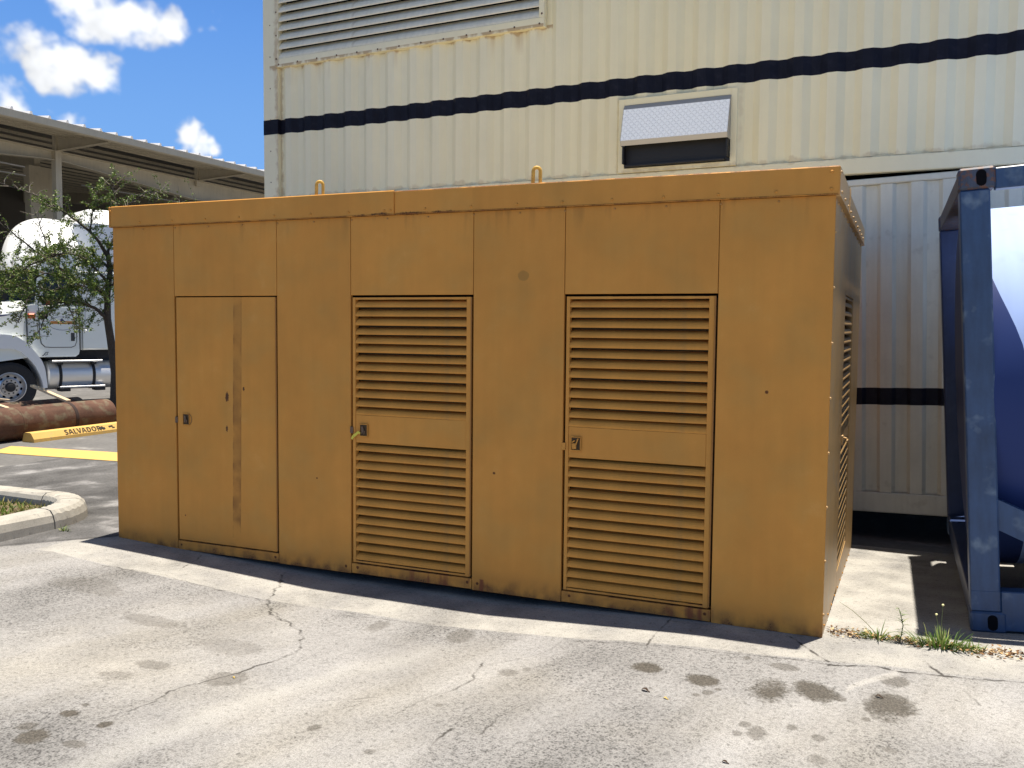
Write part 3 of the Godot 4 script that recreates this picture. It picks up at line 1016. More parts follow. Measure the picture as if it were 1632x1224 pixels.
func upper_container() -> void:
	var t := thing("shipping_container", "cream corrugated container with a dark stripe, stacked above a greyer container behind the yellow housing", "container", ANCHOR, "", true)
	t.rotation.y = deg_to_rad(-3.5)
	var L := -7.0
	var Rr := 5.2
	# stripe height and the opening of the louvre
	for w in [[L + 0.22, Rr - 0.2, 3.16, 3.92], [L + 0.22, Rr - 0.2, 4.09, 4.72], [-3.30, Rr - 0.2, 4.72, 5.80]]:
		var m := MB.new()
		corr(m, w[0], w[1], w[2], w[3], 0.2935, 0.066, 0.078, 0.045, -0.716, -0.012)
		obj("wall_panel", m, M.cream_side, t)
	var st := MB.new()
	corr(st, L + 0.22, Rr - 0.2, 3.92, 4.09, 0.2935, 0.066, 0.078, 0.045, -0.716, -0.012)
	obj("painted_stripe", st, M.navy, t)
	for e in [[L, L + 0.22], [Rr - 0.2, Rr]]:
		var p := MB.new()
		p.bx(e[0], e[1], 3.012, 3.92, -0.2, 0.0, 0.006)
		p.bx(e[0], e[1], 4.09, 5.91, -0.2, 0.0, 0.006)
		obj("corner_post", p, M.cream_side, t)
		var q := MB.new()
		q.bx(e[0], e[1], 3.92, 4.09, -0.2, -0.0005, 0.0)
		obj("painted_stripe", q, M.navy, t)
	var r := MB.new()
	r.bx(L + 0.22, Rr - 0.2, 3.012, 3.155, -0.09, -0.002, 0.008)
	r.bx(L + 0.22, Rr - 0.2, 3.158, 3.17, -0.09, -0.03, 0.003)
	obj("bottom_rail", r, M.cream_side, t)
	var tr := MB.new()
	tr.bx(L + 0.22, Rr - 0.2, 5.80, 5.90, -0.09, -0.002, 0.008)
	obj("top_rail", tr, M.cream_side, t)
	var ew := MB.new()
	ew.bx(L + 0.01, L + 0.05, 3.05, 5.86, -2.4, -0.2)
	obj("end_wall", ew, M.cream, t)
	ew = MB.new()
	ew.bx(Rr - 0.05, Rr - 0.01, 3.05, 5.86, -2.4, -0.2)
	obj("end_wall", ew, M.cream, t)
	var bw := MB.new()
	bw.bx(L, Rr, 3.05, 5.86, -2.44, -2.40)
	obj("back_wall", bw, M.cream, t)
	var rf := MB.new()
	rf.bx(L + 0.01, Rr - 0.01, 5.86, 5.89, -2.4, -0.09)
	obj("roof_sheet", rf, M.cream, t)
	var fl := MB.new()
	fl.bx(L + 0.01, Rr - 0.01, 3.02, 3.06, -2.4, -0.09)
	obj("floor", fl, M.dark, t)
	# louvred vent, high at the end by the post
	var x0 := -6.80
	var x1 := -3.27
	var y0 := 4.69
	var y1 := 5.78
	var fr := MB.new()
	fr.bx(x0, x1, y0, y0 + 0.095, -0.05, 0.022, 0.004)
	fr.bx(x0, x1, y1 - 0.06, y1, -0.05, 0.022, 0.004)
	fr.bx(x0, x0 + 0.052, y0 + 0.096, y1 - 0.061, -0.05, 0.022, 0.004)
	fr.bx(x1 - 0.058, x1, y0 + 0.096, y1 - 0.061, -0.05, 0.022, 0.004)
	var vent := obj("louvre_vent", fr, M.cream_side, t)
	var bk := MB.new()
	bk.bx(x0 + 0.02, x1 - 0.02, y0 + 0.02, y1 - 0.02, -0.20, -0.17)
	obj("vent_back", bk, M.hole, vent)
	var sl := MB.new()
	var wd: float = x1 - x0 - 0.112
	sl.prism(PackedVector2Array([Vector2(0.010, 0.0), Vector2(0.014, 0.010), Vector2(0.008, 0.030), Vector2(-0.010, 0.060), Vector2(-0.070, 0.122), Vector2(-0.073, 0.120), Vector2(-0.014, 0.056), Vector2(0.004, 0.028), Vector2(0.008, 0.008)]), -wd / 2, wd / 2, Transform3D(Basis(Vector3(0, 0, 1), Vector3(0, 1, 0), Vector3(-1, 0, 0)), Vector3.ZERO))
	var slm := sl.mesh()
	var y := y0 + 0.098
	while y < y1 - 0.1:
		put("slat", slm, M.cream, vent, Transform3D(Basis(), Vector3((x0 + x1) / 2 - 0.003, y, 0.0)))
		y += 0.107
	var bm := MB.new()
	bm.ball(Vector3.ZERO, Vector3(0.011, 0.011, 0.008), 4, 6)
	var bmm := bm.mesh()
	for k in 13:
		put("bolt", bmm, M.bolt_rust, vent, Transform3D(Basis(), Vector3(x0 + 0.06 + k * 0.285, y0 + 0.03 + 0.004 * sin(k * 7.0), 0.023)))
	for k in 4:
		put("bolt", bmm, M.bolt_rust, vent, Transform3D(Basis(), Vector3(x0 + 0.024, y0 + 0.10 + k * 0.27, 0.023)))
		put("bolt", bmm, M.bolt_rust, vent, Transform3D(Basis(), Vector3(x1 - 0.024, y0 + 0.13 + k * 0.27, 0.023)))
	for k in 6:
		put("bolt", bmm, M.bolt_rust, t, Transform3D(Basis().scaled(Vector3.ONE * 0.7), Vector3(L + 0.11, 3.35 + k * 0.37, 0.001)))
	# vent hood of tread plate
	var hf := MB.new()
	hf.bx(-2.455, -2.392, 3.16, 3.875, -0.05, 0.006, 0.003)
	hf.bx(-1.352, -1.292, 3.16, 3.875, -0.05, 0.006, 0.003)
	hf.bx(-2.392, -1.352, 3.812, 3.875, -0.05, 0.0055, 0.003)
	hf.bx(-2.392, -1.352, 3.16, 3.205, -0.05, 0.0055, 0.003)
	var hood := obj("vent_hood", hf, M.cream_side, t)
	var hx0 := -2.392
	var hx1 := -1.352
	var pr := [Vector2(3.809, 0.012), Vector2(3.766, 0.040), Vector2(3.452, 0.120), Vector2(3.405, 0.105)]
	var pl := MB.new()
	pl.quad(Vector3(hx0, pr[2].x, pr[2].y), Vector3(hx1, pr[2].x, pr[2].y), Vector3(hx1, pr[1].x, pr[1].y), Vector3(hx0, pr[1].x, pr[1].y), Vector3(0, 0, 1))
	pl.quad(Vector3(hx0, pr[2].x, pr[2].y - 0.004), Vector3(hx1, pr[2].x, pr[2].y - 0.004), Vector3(hx1, pr[1].x, pr[1].y - 0.004), Vector3(hx0, pr[1].x, pr[1].y - 0.004), Vector3(0, 0, -1))
	obj("tread_plate", pl, M.tread, hood)
	var fo := MB.new()
	for k in [0, 2]:
		var a: Vector2 = pr[k]
		var b: Vector2 = pr[k + 1]
		fo.quad(Vector3(hx0, b.x, b.y), Vector3(hx1, b.x, b.y), Vector3(hx1, a.x, a.y), Vector3(hx0, a.x, a.y), Vector3(0, 0.0, 1))
	for hx in [hx0, hx1]:
		fo.prism(PackedVector2Array([Vector2(-0.012, 3.809), Vector2(-0.040, 3.766), Vector2(-0.120, 3.452), Vector2(-0.105, 3.405), Vector2(-0.0, 3.40), Vector2(-0.0, 3.80)]), -0.002, 0.002, Transform3D(Basis(Vector3(0, 0, -1), Vector3(0, 1, 0), Vector3(1, 0, 0)), Vector3(hx, 0, 0)))
	obj("folded_edge", fo, M.tread_fold, hood)
	var hb := MB.new()
	hb.bx(-2.390, -1.354, 3.206, 3.81, -0.06, 0.003)
	hb.bx(-2.388, -2.372, 3.24, 3.40, 0.0035, 0.075)
	hb.bx(-1.372, -1.356, 3.24, 3.40, 0.0035, 0.085)
	hb.bx(-2.372, -1.392, 3.212, 3.225, 0.0035, 0.06)
	obj("hood_throat", hb, M.black, hood)

func low_container(label: String, s0: float, s1: float, roll: float, sc: float) -> void:
	var t := thing("shipping_container", label, "container", ANCHOR + Vector3(0, 0, 0), "", true)
	t.basis = Basis(Vector3.UP, deg_to_rad(-3.5)) * Basis(Vector3.BACK, roll)
	t.position = ANCHOR
	var ph := -0.084 - 0.012
	for w in [[0.21, 0.985], [1.135, 2.91]]:
		var m := MB.new()
		corr(m, s0 + 0.16, s1 - 0.16, w[0], w[1], 0.245, 0.03, 0.092, 0.034, ph, -0.012)
		obj("wall_panel", m, M.cream_low, t)
	var st := MB.new()
	corr(st, s0 + 0.16, s1 - 0.16, 0.985, 1.135, 0.245, 0.03, 0.092, 0.034, ph, -0.012)
	obj("painted_stripe", st, M.navy, t)
	for e in [[s0, s0 + 0.16], [s1 - 0.16, s1]]:
		var p := MB.new()
		p.bx(e[0], e[1], 0.03, 2.965, -0.16, 0.0, 0.006)
		obj("corner_post", p, M.cream_low, t)
	var r := MB.new()
	r.bx(s0 + 0.16, s1 - 0.16, 0.03, 0.208, -0.09, -0.002, 0.008)
	obj("bottom_rail", r, M.cream_low, t)
	var tr := MB.new()
	tr.bx(s0 + 0.16, s1 - 0.16, 2.912, 2.968, -0.09, 0.0, 0.008)
	obj("top_rail", tr, M.cream_low, t)
	var sh := MB.new()
	sh.bx(s0 + 0.02, s1 - 0.02, 0.06, 2.90, -2.44, -2.40)
	obj("back_wall", sh, M.cream_low, t)
	sh = MB.new()
	sh.bx(s0 + 0.02, s0 + 0.06, 0.06, 2.90, -2.40, -0.16)
	obj("end_wall", sh, M.cream_low, t)
	sh = MB.new()
	sh.bx(s1 - 0.06, s1 - 0.02, 0.06, 2.90, -2.40, -0.16)
	obj("end_wall", sh, M.cream_low, t)
	var rf := MB.new()
	rf.bx(s0 + 0.02, s1 - 0.02, 2.905, 2.93, -2.4, -0.09)
	obj("roof_sheet", rf, M.cream_low, t)
	var fl := MB.new()
	fl.bx(s0 + 0.02, s1 - 0.02, 0.05, 0.08, -2.4, -0.09)
	obj("floor", fl, M.dark, t)

func lower_containers() -> void:
	low_container("grey-cream corrugated container standing on the ground in the dark gap beside the blue tank frame", -1.6, 4.46, 0.030, 1.0)
	low_container("cream container on the ground hidden behind the yellow generator housing", -7.9, -1.75, 0.0, 1.0)

# ---------------------------------------------------------------- the yellow generator housing
# turns a polygon of (outwards, up) into a bar along x (front) or along -z (right side)
const FRONT_BAR := Basis(Vector3(0, 0, 1), Vector3(0, 1, 0), Vector3(-1, 0, 0))
const SIDE_BAR := Basis(Vector3(1, 0, 0), Vector3(0, 1, 0), Vector3(0, 0, 1))
const SLAT := [[0.0, 0.0], [0.0012, 0.005], [0.0005, 0.013], [-0.004, 0.023], [-0.012, 0.032], [-0.028, 0.041], [-0.063, 0.052], [-0.064, 0.050], [-0.029, 0.0385], [-0.014, 0.029], [-0.007, 0.021], [-0.0025, 0.012], [-0.003, 0.004]]

func slat_mesh(length: float, B: Basis) -> ArrayMesh:
	var p := PackedVector2Array()
	for q in SLAT:
		p.append(Vector2(q[0], q[1]))
	var m := MB.new()
	m.prism(p, -length / 2, length / 2, Transform3D(B, Vector3.ZERO))
	return m.mesh()

func latch(parent: Node3D, x: float, y: float, kind: int) -> void:
	# a pressed pan with a paddle in it
	var w := 0.026
	var h := 0.036
	var a := MB.new()
	a.bx(x - w - 0.006, x - w, y - h, y + h, 0.0, 0.0055, 0.002)
	a.bx(x + w, x + w + 0.006, y - h, y + h, 0.0, 0.0055, 0.002)
	a.bx(x - w - 0.006, x + w + 0.006, y + h, y + h + 0.007, 0.0, 0.0055, 0.002)
	a.bx(x - w - 0.006, x + w + 0.006, y - h - 0.008, y - h, 0.0, 0.0085, 0.003)
	obj("latch_rim", a, M.yellow, parent)
	var b := MB.new()
	b.bx(x - w, x + w, y - h, y + h, -0.004, 0.0012)
	obj("latch_pan", b, M.recess, parent)
	var p := MB.new()
	if kind == 2:
		p.box(Vector3(x - 0.008, y - 0.014, 0.010), Vector3(0.026, 0.034, 0.010), 0.003, Basis(Vector3.BACK, 0.1))
		p.box(Vector3(x + 0.010, y + 0.012, 0.014), Vector3(0.008, 0.048, 0.008), 0.003, Basis(Vector3.BACK, -0.35))
		p.box(Vector3(x - 0.012, y + 0.014, 0.010), Vector3(0.024, 0.008, 0.008), 0.003, Basis(Vector3.BACK, 0.6))
	else:
		p.box(Vector3(x - 0.004, y + 0.006, 0.009), Vector3(0.018, 0.040, 0.008), 0.003, Basis(Vector3.BACK, 0.15))
		p.box(Vector3(x + 0.010, y - 0.014, 0.009), Vector3(0.008, 0.026, 0.008), 0.003, Basis(Vector3.BACK, -0.3))
		p.ball(Vector3(x - 0.006, y - 0.016, 0.008), Vector3(0.008, 0.008, 0.006), 4, 8)
	obj("latch_paddle", p, M.dark_steel if kind != 2 else M.yellow, parent)

# knuckles of a full-length hinge
func piano_hinge(m: MB, x: float, z: float) -> void:
	var pts := []
	var rad := []
	for k in 30:
		var y := 0.085 + k * 0.0583
		for e in [[0.0, 0.003], [0.002, 0.005], [0.054, 0.005], [0.056, 0.003]]:
			pts.append(Vector3(x, y + e[0], z))
			rad.append(e[1])
	m.tube(pts, rad, 8)

func louvre_door(t: Node3D, a: float, b: float, lx: float, kind: int) -> void:
	var z := -0.003
	var stile := 0.021
	var hinge := 0.042
	var f := MB.new()
	f.bx(a, a + stile, 0.078, 1.832, -0.045, z, 0.002)
	f.bx(b - hinge, b - 0.012, 0.078, 1.832, -0.045, z, 0.002)
	f.bx(a + stile, b - hinge, 1.816, 1.832, -0.045, z - 0.0005, 0.002)
	f.bx(a + stile, b - hinge, 0.880, 1.064, -0.012, z - 0.004, 0.004)
	f.bx(a + stile, b - hinge, 0.078, 0.092, -0.045, z - 0.0005, 0.002)
	var door := obj("louvre_door", f, M.front, t)
	var bk := MB.new()
	bk.bx(a + 0.004, b - 0.004, 0.09, 1.825, -0.075, -0.066)
	obj("door_back", bk, M.recess, door)
	var L: float = b - hinge - a - stile
	var sm_ := slat_mesh(L, FRONT_BAR)
	var pitch := 0.0590
	for k in 13:
		var y: float = 1.816 - 0.048 - k * pitch
		if k == 12:
			y = 1.064
		put("slat", sm_, M.slat, door, Transform3D(Basis(Vector3.RIGHT, 0.06 * sin(k * 2.3 + a)) * Basis(Vector3.BACK, 0.0016 * sin(k * 3.7 + a)), Vector3((a + stile + b - hinge) / 2, y, z - 0.004)))
	for k in 13:
		var y: float = 0.880 - 0.054 - k * 0.0607
		put("slat", sm_, M.slat, door, Transform3D(Basis(Vector3.RIGHT, 0.06 * sin(k * 1.7 + b)) * Basis(Vector3.BACK, 0.0016 * sin(k * 2.9 + b)), Vector3((a + stile + b - hinge) / 2, y, z - 0.004)))
	var hg := MB.new()
	piano_hinge(hg, b - 0.007, 0.001)
	obj("hinge", hg, M.front, door)
	latch(door, lx, 0.965, kind)

func generator() -> void:
	var t := thing("generator_housing", "long mustard yellow steel generator housing with one plain and two louvred doors", "generator housing", Vector3(-2.53, 0, -1.55))
	var seam := [-5.055, -4.473, -3.57, -2.978, -2.089, -1.4927, -0.597, 0.0]
	var g := 0.0016
	for k in 7:
		var x0: float = seam[k] + (0.0 if k == 0 else g)
		var x1: float = seam[k + 1] - (0.0 if k == 6 else g)
		var m := MB.new()
		if k == 1 or k == 3 or k == 5:
			m.bx(x0, x1, 1.846, 2.352, -0.03, 0.0, 0.0025)
			obj("front_panel", m, M.front, t)
			var s := MB.new()
			s.bx(x0, x1, 0.004, 0.070, -0.03, -0.001, 0.0025)
			obj("door_sill", s, M.front, t)
		else:
			m.bx(x0, x1, 0.0, 2.352, -0.03, 0.0, 0.0025)
			obj("front_panel", m, M.front, t)
	# plain door
	var d := MB.new()
	d.bx(-4.460, -3.586, 0.078, 1.838, -0.03, -0.0015, 0.003)
	var door := obj("plain_door", d, M.front, t)
	var hg := MB.new()
	piano_hinge(hg, -3.579, 0.0005)
	obj("hinge", hg, M.front, door)
	latch(door, -4.378, 0.963, 0)
	var arc := MB.new()
	var ap := []
	var ar := []
	for k in 9:
		var an := -0.9 + 1.8 * k / 8.0
		ap.append(Vector3(-4.37 + 0.042 * cos(an), 0.963 + 0.045 * sin(an), 0.0))
		ar.append(0.0016)
	arc.tube(ap, ar, 5)
	obj("scratch", arc, M.dark_steel, door)
	louvre_door(t, -2.966, -2.094, -2.880, 1)
	louvre_door(t, -1.480, -0.602, -1.410, 2)
	# catches on the jambs
	for c in [[-4.468, 0.955], [-2.972, 0.962], [-1.487, 0.945]]:
		var cm := MB.new()
		cm.bx(c[0] - 0.012, c[0] + 0.012, c[1] - 0.022, c[1] + 0.022, -0.002, 0.004, 0.002)
		obj("door_catch", cm, M.dark_steel if c[0] < -2.0 else M.yellow, t)
	# inner casing behind the doors, base rails
	var core := MB.new()
	core.bx(-5.03, -0.14, 0.06, 2.44, -3.08, -0.10)
	obj("inner_casing", core, M.dark, t)
	var br := MB.new()
	br.bx(-5.0, -0.06, -0.02, 0.055, -0.55, -0.33)
	br.bx(-5.0, -0.06, -0.13, 0.055, -2.9, -2.7)
	obj("base_rail", br, M.dark_steel, t)
	# left, back and right sides
	var ls := MB.new()
	ls.bx(-5.055, -5.03, 0.0, 2.352, -3.1, -0.031, 0.003)
	obj("left_panel", ls, M.yellow, t)
	var bs := MB.new()
	bs.bx(-5.029, -0.031, 0.0, 2.352, -3.1, -3.075, 0.003)
	obj("back_panel", bs, M.yellow, t)
	for w in [[-1.118, -0.0305, -0.02, 2.352], [-3.1, -2.082, -0.20, 2.352], [-2.079, -1.121, 1.872, 2.352], [-2.079, -1.121, -0.12, 0.078]]:
		var m := MB.new()
		m.bx(-0.03, 0.0, w[2], w[3], w[0], w[1], 0.0025)
		obj("side_panel", m, M.side, t)
	# louvred door in the right side
	var f := MB.new()
	f.bx(-0.045, -0.003, 0.085, 1.866, -1.146, -1.124, 0.002)
	f.bx(-0.045, -0.003, 0.085, 1.866, -2.076, -2.046, 0.002)
	f.bx(-0.045, -0.0035, 1.850, 1.866, -2.046, -1.146, 0.002)
	f.bx(-0.012, -0.007, 0.880, 1.010, -2.046, -1.146, 0.002)
	f.bx(-0.045, -0.0035, 0.085, 0.099, -2.046, -1.146, 0.002)
	var sd := obj("louvre_door", f, M.side, t)
	var bk := MB.new()
	bk.bx(-0.075, -0.066, 0.09, 1.86, -2.07, -1.13)
	obj("door_back", bk, M.recess, sd)
	var ssm := slat_mesh(0.90, SIDE_BAR)
	for k in 14:
		put("slat", ssm, M.side, sd, Transform3D(Basis(), Vector3(-0.005, 1.850 - 0.05 - k * 0.0604, -1.596)))
	for k in 13:
		put("slat", ssm, M.side, sd, Transform3D(Basis(), Vector3(-0.005, 0.880 - 0.054 - k * 0.0607, -1.596)))
	var hd := MB.new()
	hd.box(Vector3(0.004, 0.935, -1.20), Vector3(0.012, 0.06, 0.05), 0.003)
	hd.tube([Vector3(0.008, 0.95, -1.20), Vector3(0.030, 0.944, -1.20)], [0.006, 0.006], 8)
	hd.box(Vector3(0.034, 0.932, -1.205), Vector3(0.010, 0.014, 0.07), 0.003)
	obj("door_handle", hd, M.side, sd)
	# roof and its fascia, in two lengths that meet over the fourth bay
	var rf := MB.new()
	rf.bx(-5.05, -0.005, 2.440, 2.492, -3.11, -0.005, 0.004)
	obj("roof", rf, M.roof_dust, t)
	var fa := MB.new()
	fa.bx(-5.054, -2.6405, 2.352, 2.505, -0.003, 0.020, 0.006)
	fa.bx(-5.054, -2.6405, 2.351, 2.3565, 0.020, 0.0245, 0.002)
	obj("roof_trim", fa, M.front, t)
	var fb := MB.new()
	fb.bx(-2.6365, 0.019, 2.352, 2.500, -0.003, 0.020, 0.006)
	fb.bx(-2.6365, 0.019, 2.351, 2.3565, 0.020, 0.0245, 0.002)
	obj("roof_trim", fb, M.front, t)
	var fl := MB.new()
	fl.bx(-5.075, -5.0545, 2.352, 2.502, -3.12, 0.0205, 0.005)
	obj("roof_trim", fl, M.front, t)
	var fr := MB.new()
	fr.bx(-0.003, 0.0205, 2.345, 2.497, -0.85, -0.0035, 0.002)
	fr.bx(-0.003, 0.0185, 2.345, 2.482, -3.12, -0.853, 0.002)
	fr.bx(0.0205, 0.0245, 2.343, 2.349, -3.12, -0.0035, 0.002)
	fr.box(Vector3(0.0225, 2.42, -0.87), Vector3(0.004, 0.165, 0.05), 0.001, Basis(Vector3.RIGHT, -0.25))
	obj("roof_trim", fr, M.side, t)
	# rivets
	var rv := MB.new()
	rv.ball(Vector3.ZERO, Vector3(0.0085, 0.0085, 0.007), 5, 8)
	var rvm := rv.mesh()
	var xs := [-4.769, -4.466, -4.164, -3.867, -3.570, -3.275, -2.980, -2.711, -2.416, -2.098, -1.794, -1.507, -1.206, -0.907, -0.604, -0.299]
	for x in xs:
		put("rivet", rvm, M.yellow, t, Transform3D(Basis(), Vector3(x, 2.380, 0.0205)))
		put("rivet", rvm, M.bolt_yellow, t, Transform3D(Basis().scaled(Vector3.ONE * 0.8), Vector3(x + 0.012, 2.330, 0.0005)))
	for p in [[-0.022, 2.470], [-0.022, 2.382], [-2.665, 2.380], [-5.05, 2.47]]:
		put("rivet", rvm, M.yellow, t, Transform3D(Basis(), Vector3(p[0], p[1], 0.0205)))
	for k in 8:
		put("rivet", rvm, M.side, t, Transform3D(Basis(), Vector3(0.0005, 0.12 + k * 0.292, -0.024)))
	for k in 10:
		put("rivet", rvm, M.side, t, Transform3D(Basis(), Vector3(0.0205, 2.378, -0.10 - k * 0.30)))
		put("rivet", rvm, M.side, t, Transform3D(Basis(), Vector3(0.0005, 2.325, -0.16 - k * 0.30)))
		put("rivet", rvm, M.yellow, t, Transform3D(Basis().scaled(Vector3.ONE * 0.8), Vector3(0.0005, 0.04 - k * 0.022, -0.10 - k * 0.28)))
	put("rivet", rvm, M.side, t, Transform3D(Basis(), Vector3(0.0205, 2.47, -0.012)))
	# lifting eyes on the roof edge
	for e in [[-3.247, 0.55], [-1.695, 0.42]]:
		var m := MB.new()
		var pts := []
		var rad := []
		var c := Vector3(e[0], 2.492, -0.045)
		var ux := Vector3(cos(e[1]), 0, -sin(e[1]))
		for k in 15:
			var an: float = PI * k / 14.0
			pts.append(c + ux * (0.021 * cos(an)) + Vector3(0, 0.085 + 0.023 * sin(an), 0))
			rad.append(0.0105)
		pts.push_front(c + ux * 0.021)
		pts.push_back(c - ux * 0.023 + Vector3(0, 0.0, 0))
		rad.append_array([0.0115, 0.0115])
		m.tube(pts, rad, 10)
		m.box(c + Vector3(0, 0.006, 0), Vector3(0.08, 0.012, 0.05), 0.003, Basis(Vector3.UP, e[1]))
		obj("lifting_eye", m, M.eye, t)
	# a strip of yellow plastic tied through the latch of the middle door
	var rb := MB.new()
	rb.box(Vector3(-2.935, 0.935, 0.012), Vector3(0.052, 0.018, 0.003), 0.001, Basis(Vector3.BACK, 0.65))
	rb.box(Vector3(-2.908, 0.950, 0.016), Vector3(0.022, 0.014, 0.003), 0.001, Basis(Vector3.BACK, -0.5))
	rb.box(Vector3(-2.962, 0.912, 0.008), Vector3(0.022, 0.016, 0.003), 0.001, Basis(Vector3.BACK, 1.1))
	single("plastic_strip", rb, M.ribbon, Vector3(-2.935, 0.92, 0.01), "short strip of yellow plastic tied at the latch of the middle louvred door", "ribbon")

# ---------------------------------------------------------------- tank in its blue frame
func tank_container() -> void:
	var t := thing("tank_container", "weathered blue tank container frame with a light blue tank, beside the yellow housing", "tank container", Vector3(0.752, -0.03, -0.561), "", true)
	t.basis = Basis.from_euler(Vector3(0.009, 0.007, 0.062))
	var L := 6.06
	var H := 2.57
	var W := 2.60
	var P := 0.15
	# posts
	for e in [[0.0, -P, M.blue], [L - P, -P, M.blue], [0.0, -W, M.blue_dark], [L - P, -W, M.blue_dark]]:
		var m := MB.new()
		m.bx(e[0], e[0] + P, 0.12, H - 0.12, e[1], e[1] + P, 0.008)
		obj("corner_post", m, e[2], t)
	# corner castings with their oval holes
	for x in [0.0, L - 0.178]:
		for y in [0.0, H - 0.118]:
			for z in [0.006, -W - 0.006]:
				var m := MB.new()
				var zz: float = z - 0.162 if z > 0 else z
				m.bx(x - 0.004, x + 0.178, y, y + 0.118, zz, zz + 0.162, 0.012)
				var cst := obj("corner_casting", m, M.casting if y > 0 else M.blue, t)
				var hp := PackedVector2Array()
				for k in 16:
					var an := TAU * k / 16.0
					hp.append(Vector2(0.026 * cos(an), 0.018 * signf(sin(an)) + 0.026 * sin(an)))
				var h := MB.new()
				var zf: float = 0.0055 if z > 0 else -W - 0.0055
				h.prism(hp, -0.002, 0.002, Transform3D(Basis(), Vector3(x + 0.108, y + 0.058, zf)))
				obj("casting_hole", h, M.hole, cst)
	var rails := MB.new()
	rails.bx(0.175, L - 0.175, H - 0.125, H - 0.012, -0.10, -0.002, 0.006)
	obj("top_rail", rails, M.blue, t)
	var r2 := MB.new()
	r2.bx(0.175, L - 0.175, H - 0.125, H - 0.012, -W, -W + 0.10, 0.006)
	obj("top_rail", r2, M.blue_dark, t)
	var b1 := MB.new()
	b1.bx(P + 0.001, L - P - 0.001, 0.012, 0.235, -0.10, -0.001, 0.006)
	b1.bx(0.002, P, 0.121, 0.236, -0.148, 0.0025, 0.004)
	b1.bx(L - P, L - 0.002, 0.121, 0.236, -0.148, 0.0025, 0.004)
	obj("bottom_rail", b1, M.blue, t)
	var b2 := MB.new()
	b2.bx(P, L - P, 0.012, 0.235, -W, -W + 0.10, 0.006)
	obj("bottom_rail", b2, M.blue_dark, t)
	for x in [0.004, L - 0.124]:
		var m := MB.new()
		m.bx(x if x < 1.0 else x - 0.08, x + (0.148 if x < 1.0 else 0.12), H - 0.115, H - 0.008, -W + 0.158, -0.158, 0.006)
		obj("end_rail", m, M.casting if x < 1.0 else M.blue, t)
		var q := MB.new()
		q.bx(x, x + 0.12, 0.01, 0.17, -W + 0.158, -0.158, 0.006)
		obj("end_rail", q, M.blue_dark, t)
	# slanting braces from post to bottom rail, on both long sides and at both ends
	for z in [-0.095, -W + 0.02]:
		for s in [0, 1]:
			var m := MB.new()
			var a := Vector2(P, 0.66)
			var b := Vector2(1.15, 0.16)
			var up := Vector2(0, 0.085)
			var poly := PackedVector2Array([a - up, a + up, b + up, b - up])
			if s == 1:
				for k in 4:
					poly[k].x = L - poly[k].x
			m.prism(poly, z, z + 0.075)
			obj("brace", m, M.blue, t)
	# tank: light shell, blue dished ends, blue band where the shell meets the near end
	var yc := 1.30
	var zc := -1.15
	var r := 1.15
	var sides := 72
	var sh := MB.new()
	var bd := MB.new()
	for k in sides:
		var f: Array = []
		for e in 2:
			var an: float = TAU * (k + e) / sides
			var y: float = yc + r * sin(an)
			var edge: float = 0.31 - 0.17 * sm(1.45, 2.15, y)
			f.append([Vector3(edge, y, zc + r * cos(an)), Vector3(0, sin(an), cos(an))])
		var p0: Vector3 = f[0][0]
		var p1: Vector3 = f[1][0]
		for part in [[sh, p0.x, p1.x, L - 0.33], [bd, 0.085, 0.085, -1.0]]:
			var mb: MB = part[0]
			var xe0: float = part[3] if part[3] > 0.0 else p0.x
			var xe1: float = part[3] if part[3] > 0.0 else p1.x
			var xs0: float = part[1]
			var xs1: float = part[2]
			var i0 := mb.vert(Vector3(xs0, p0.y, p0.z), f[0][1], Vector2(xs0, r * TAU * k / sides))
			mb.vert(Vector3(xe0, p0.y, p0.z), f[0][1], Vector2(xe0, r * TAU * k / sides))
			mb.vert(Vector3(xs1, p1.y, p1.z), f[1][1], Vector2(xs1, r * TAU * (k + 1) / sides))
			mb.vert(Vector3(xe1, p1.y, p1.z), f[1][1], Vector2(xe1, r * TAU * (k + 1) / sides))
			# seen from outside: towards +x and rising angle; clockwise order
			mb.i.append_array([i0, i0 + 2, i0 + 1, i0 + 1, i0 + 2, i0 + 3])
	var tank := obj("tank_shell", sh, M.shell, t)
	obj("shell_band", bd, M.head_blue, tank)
	for s in [0, 1]:
		var m := MB.new()
		var pr := PackedVector2Array()
		for k in 13:
			var an := PI / 2 * k / 12.0
			pr.append(Vector2(r * cos(an), (0.035 if s == 0 else 0.26) * sin(an)))
		var B := Basis(Vector3(0, 1, 0), Vector3(-1, 0, 0), Vector3(0, 0, 1)) if s == 0 else Basis(Vector3(0, -1, 0), Vector3(1, 0, 0), Vector3(0, 0, 1))
		m.lathe(pr, Transform3D(B, Vector3(0.085 if s == 0 else L - 0.33, yc, zc)), 48, true)
		obj("tank_end", m, M.head_blue, t)
	# saddles under the tank
	for x in [0.5, L - 0.7]:
		var m := MB.new()
		m.bx(x, x + 0.12, 0.05, 0.42, -W + 0.12, -0.12, 0.004)
		obj("saddle", m, M.blue_dark, t)

# ---------------------------------------------------------------- white truck
func arc_band(cx: float, cy: float, pts_out: Array, pts_in: Array) -> PackedVector2Array:
	var p := PackedVector2Array()
	for q in pts_out:
		p.append(Vector2(q[0], q[1]))
	for k in range(pts_in.size() - 1, -1, -1):
		p.append(Vector2(pts_in[k][0], pts_in[k][1]))
	return p

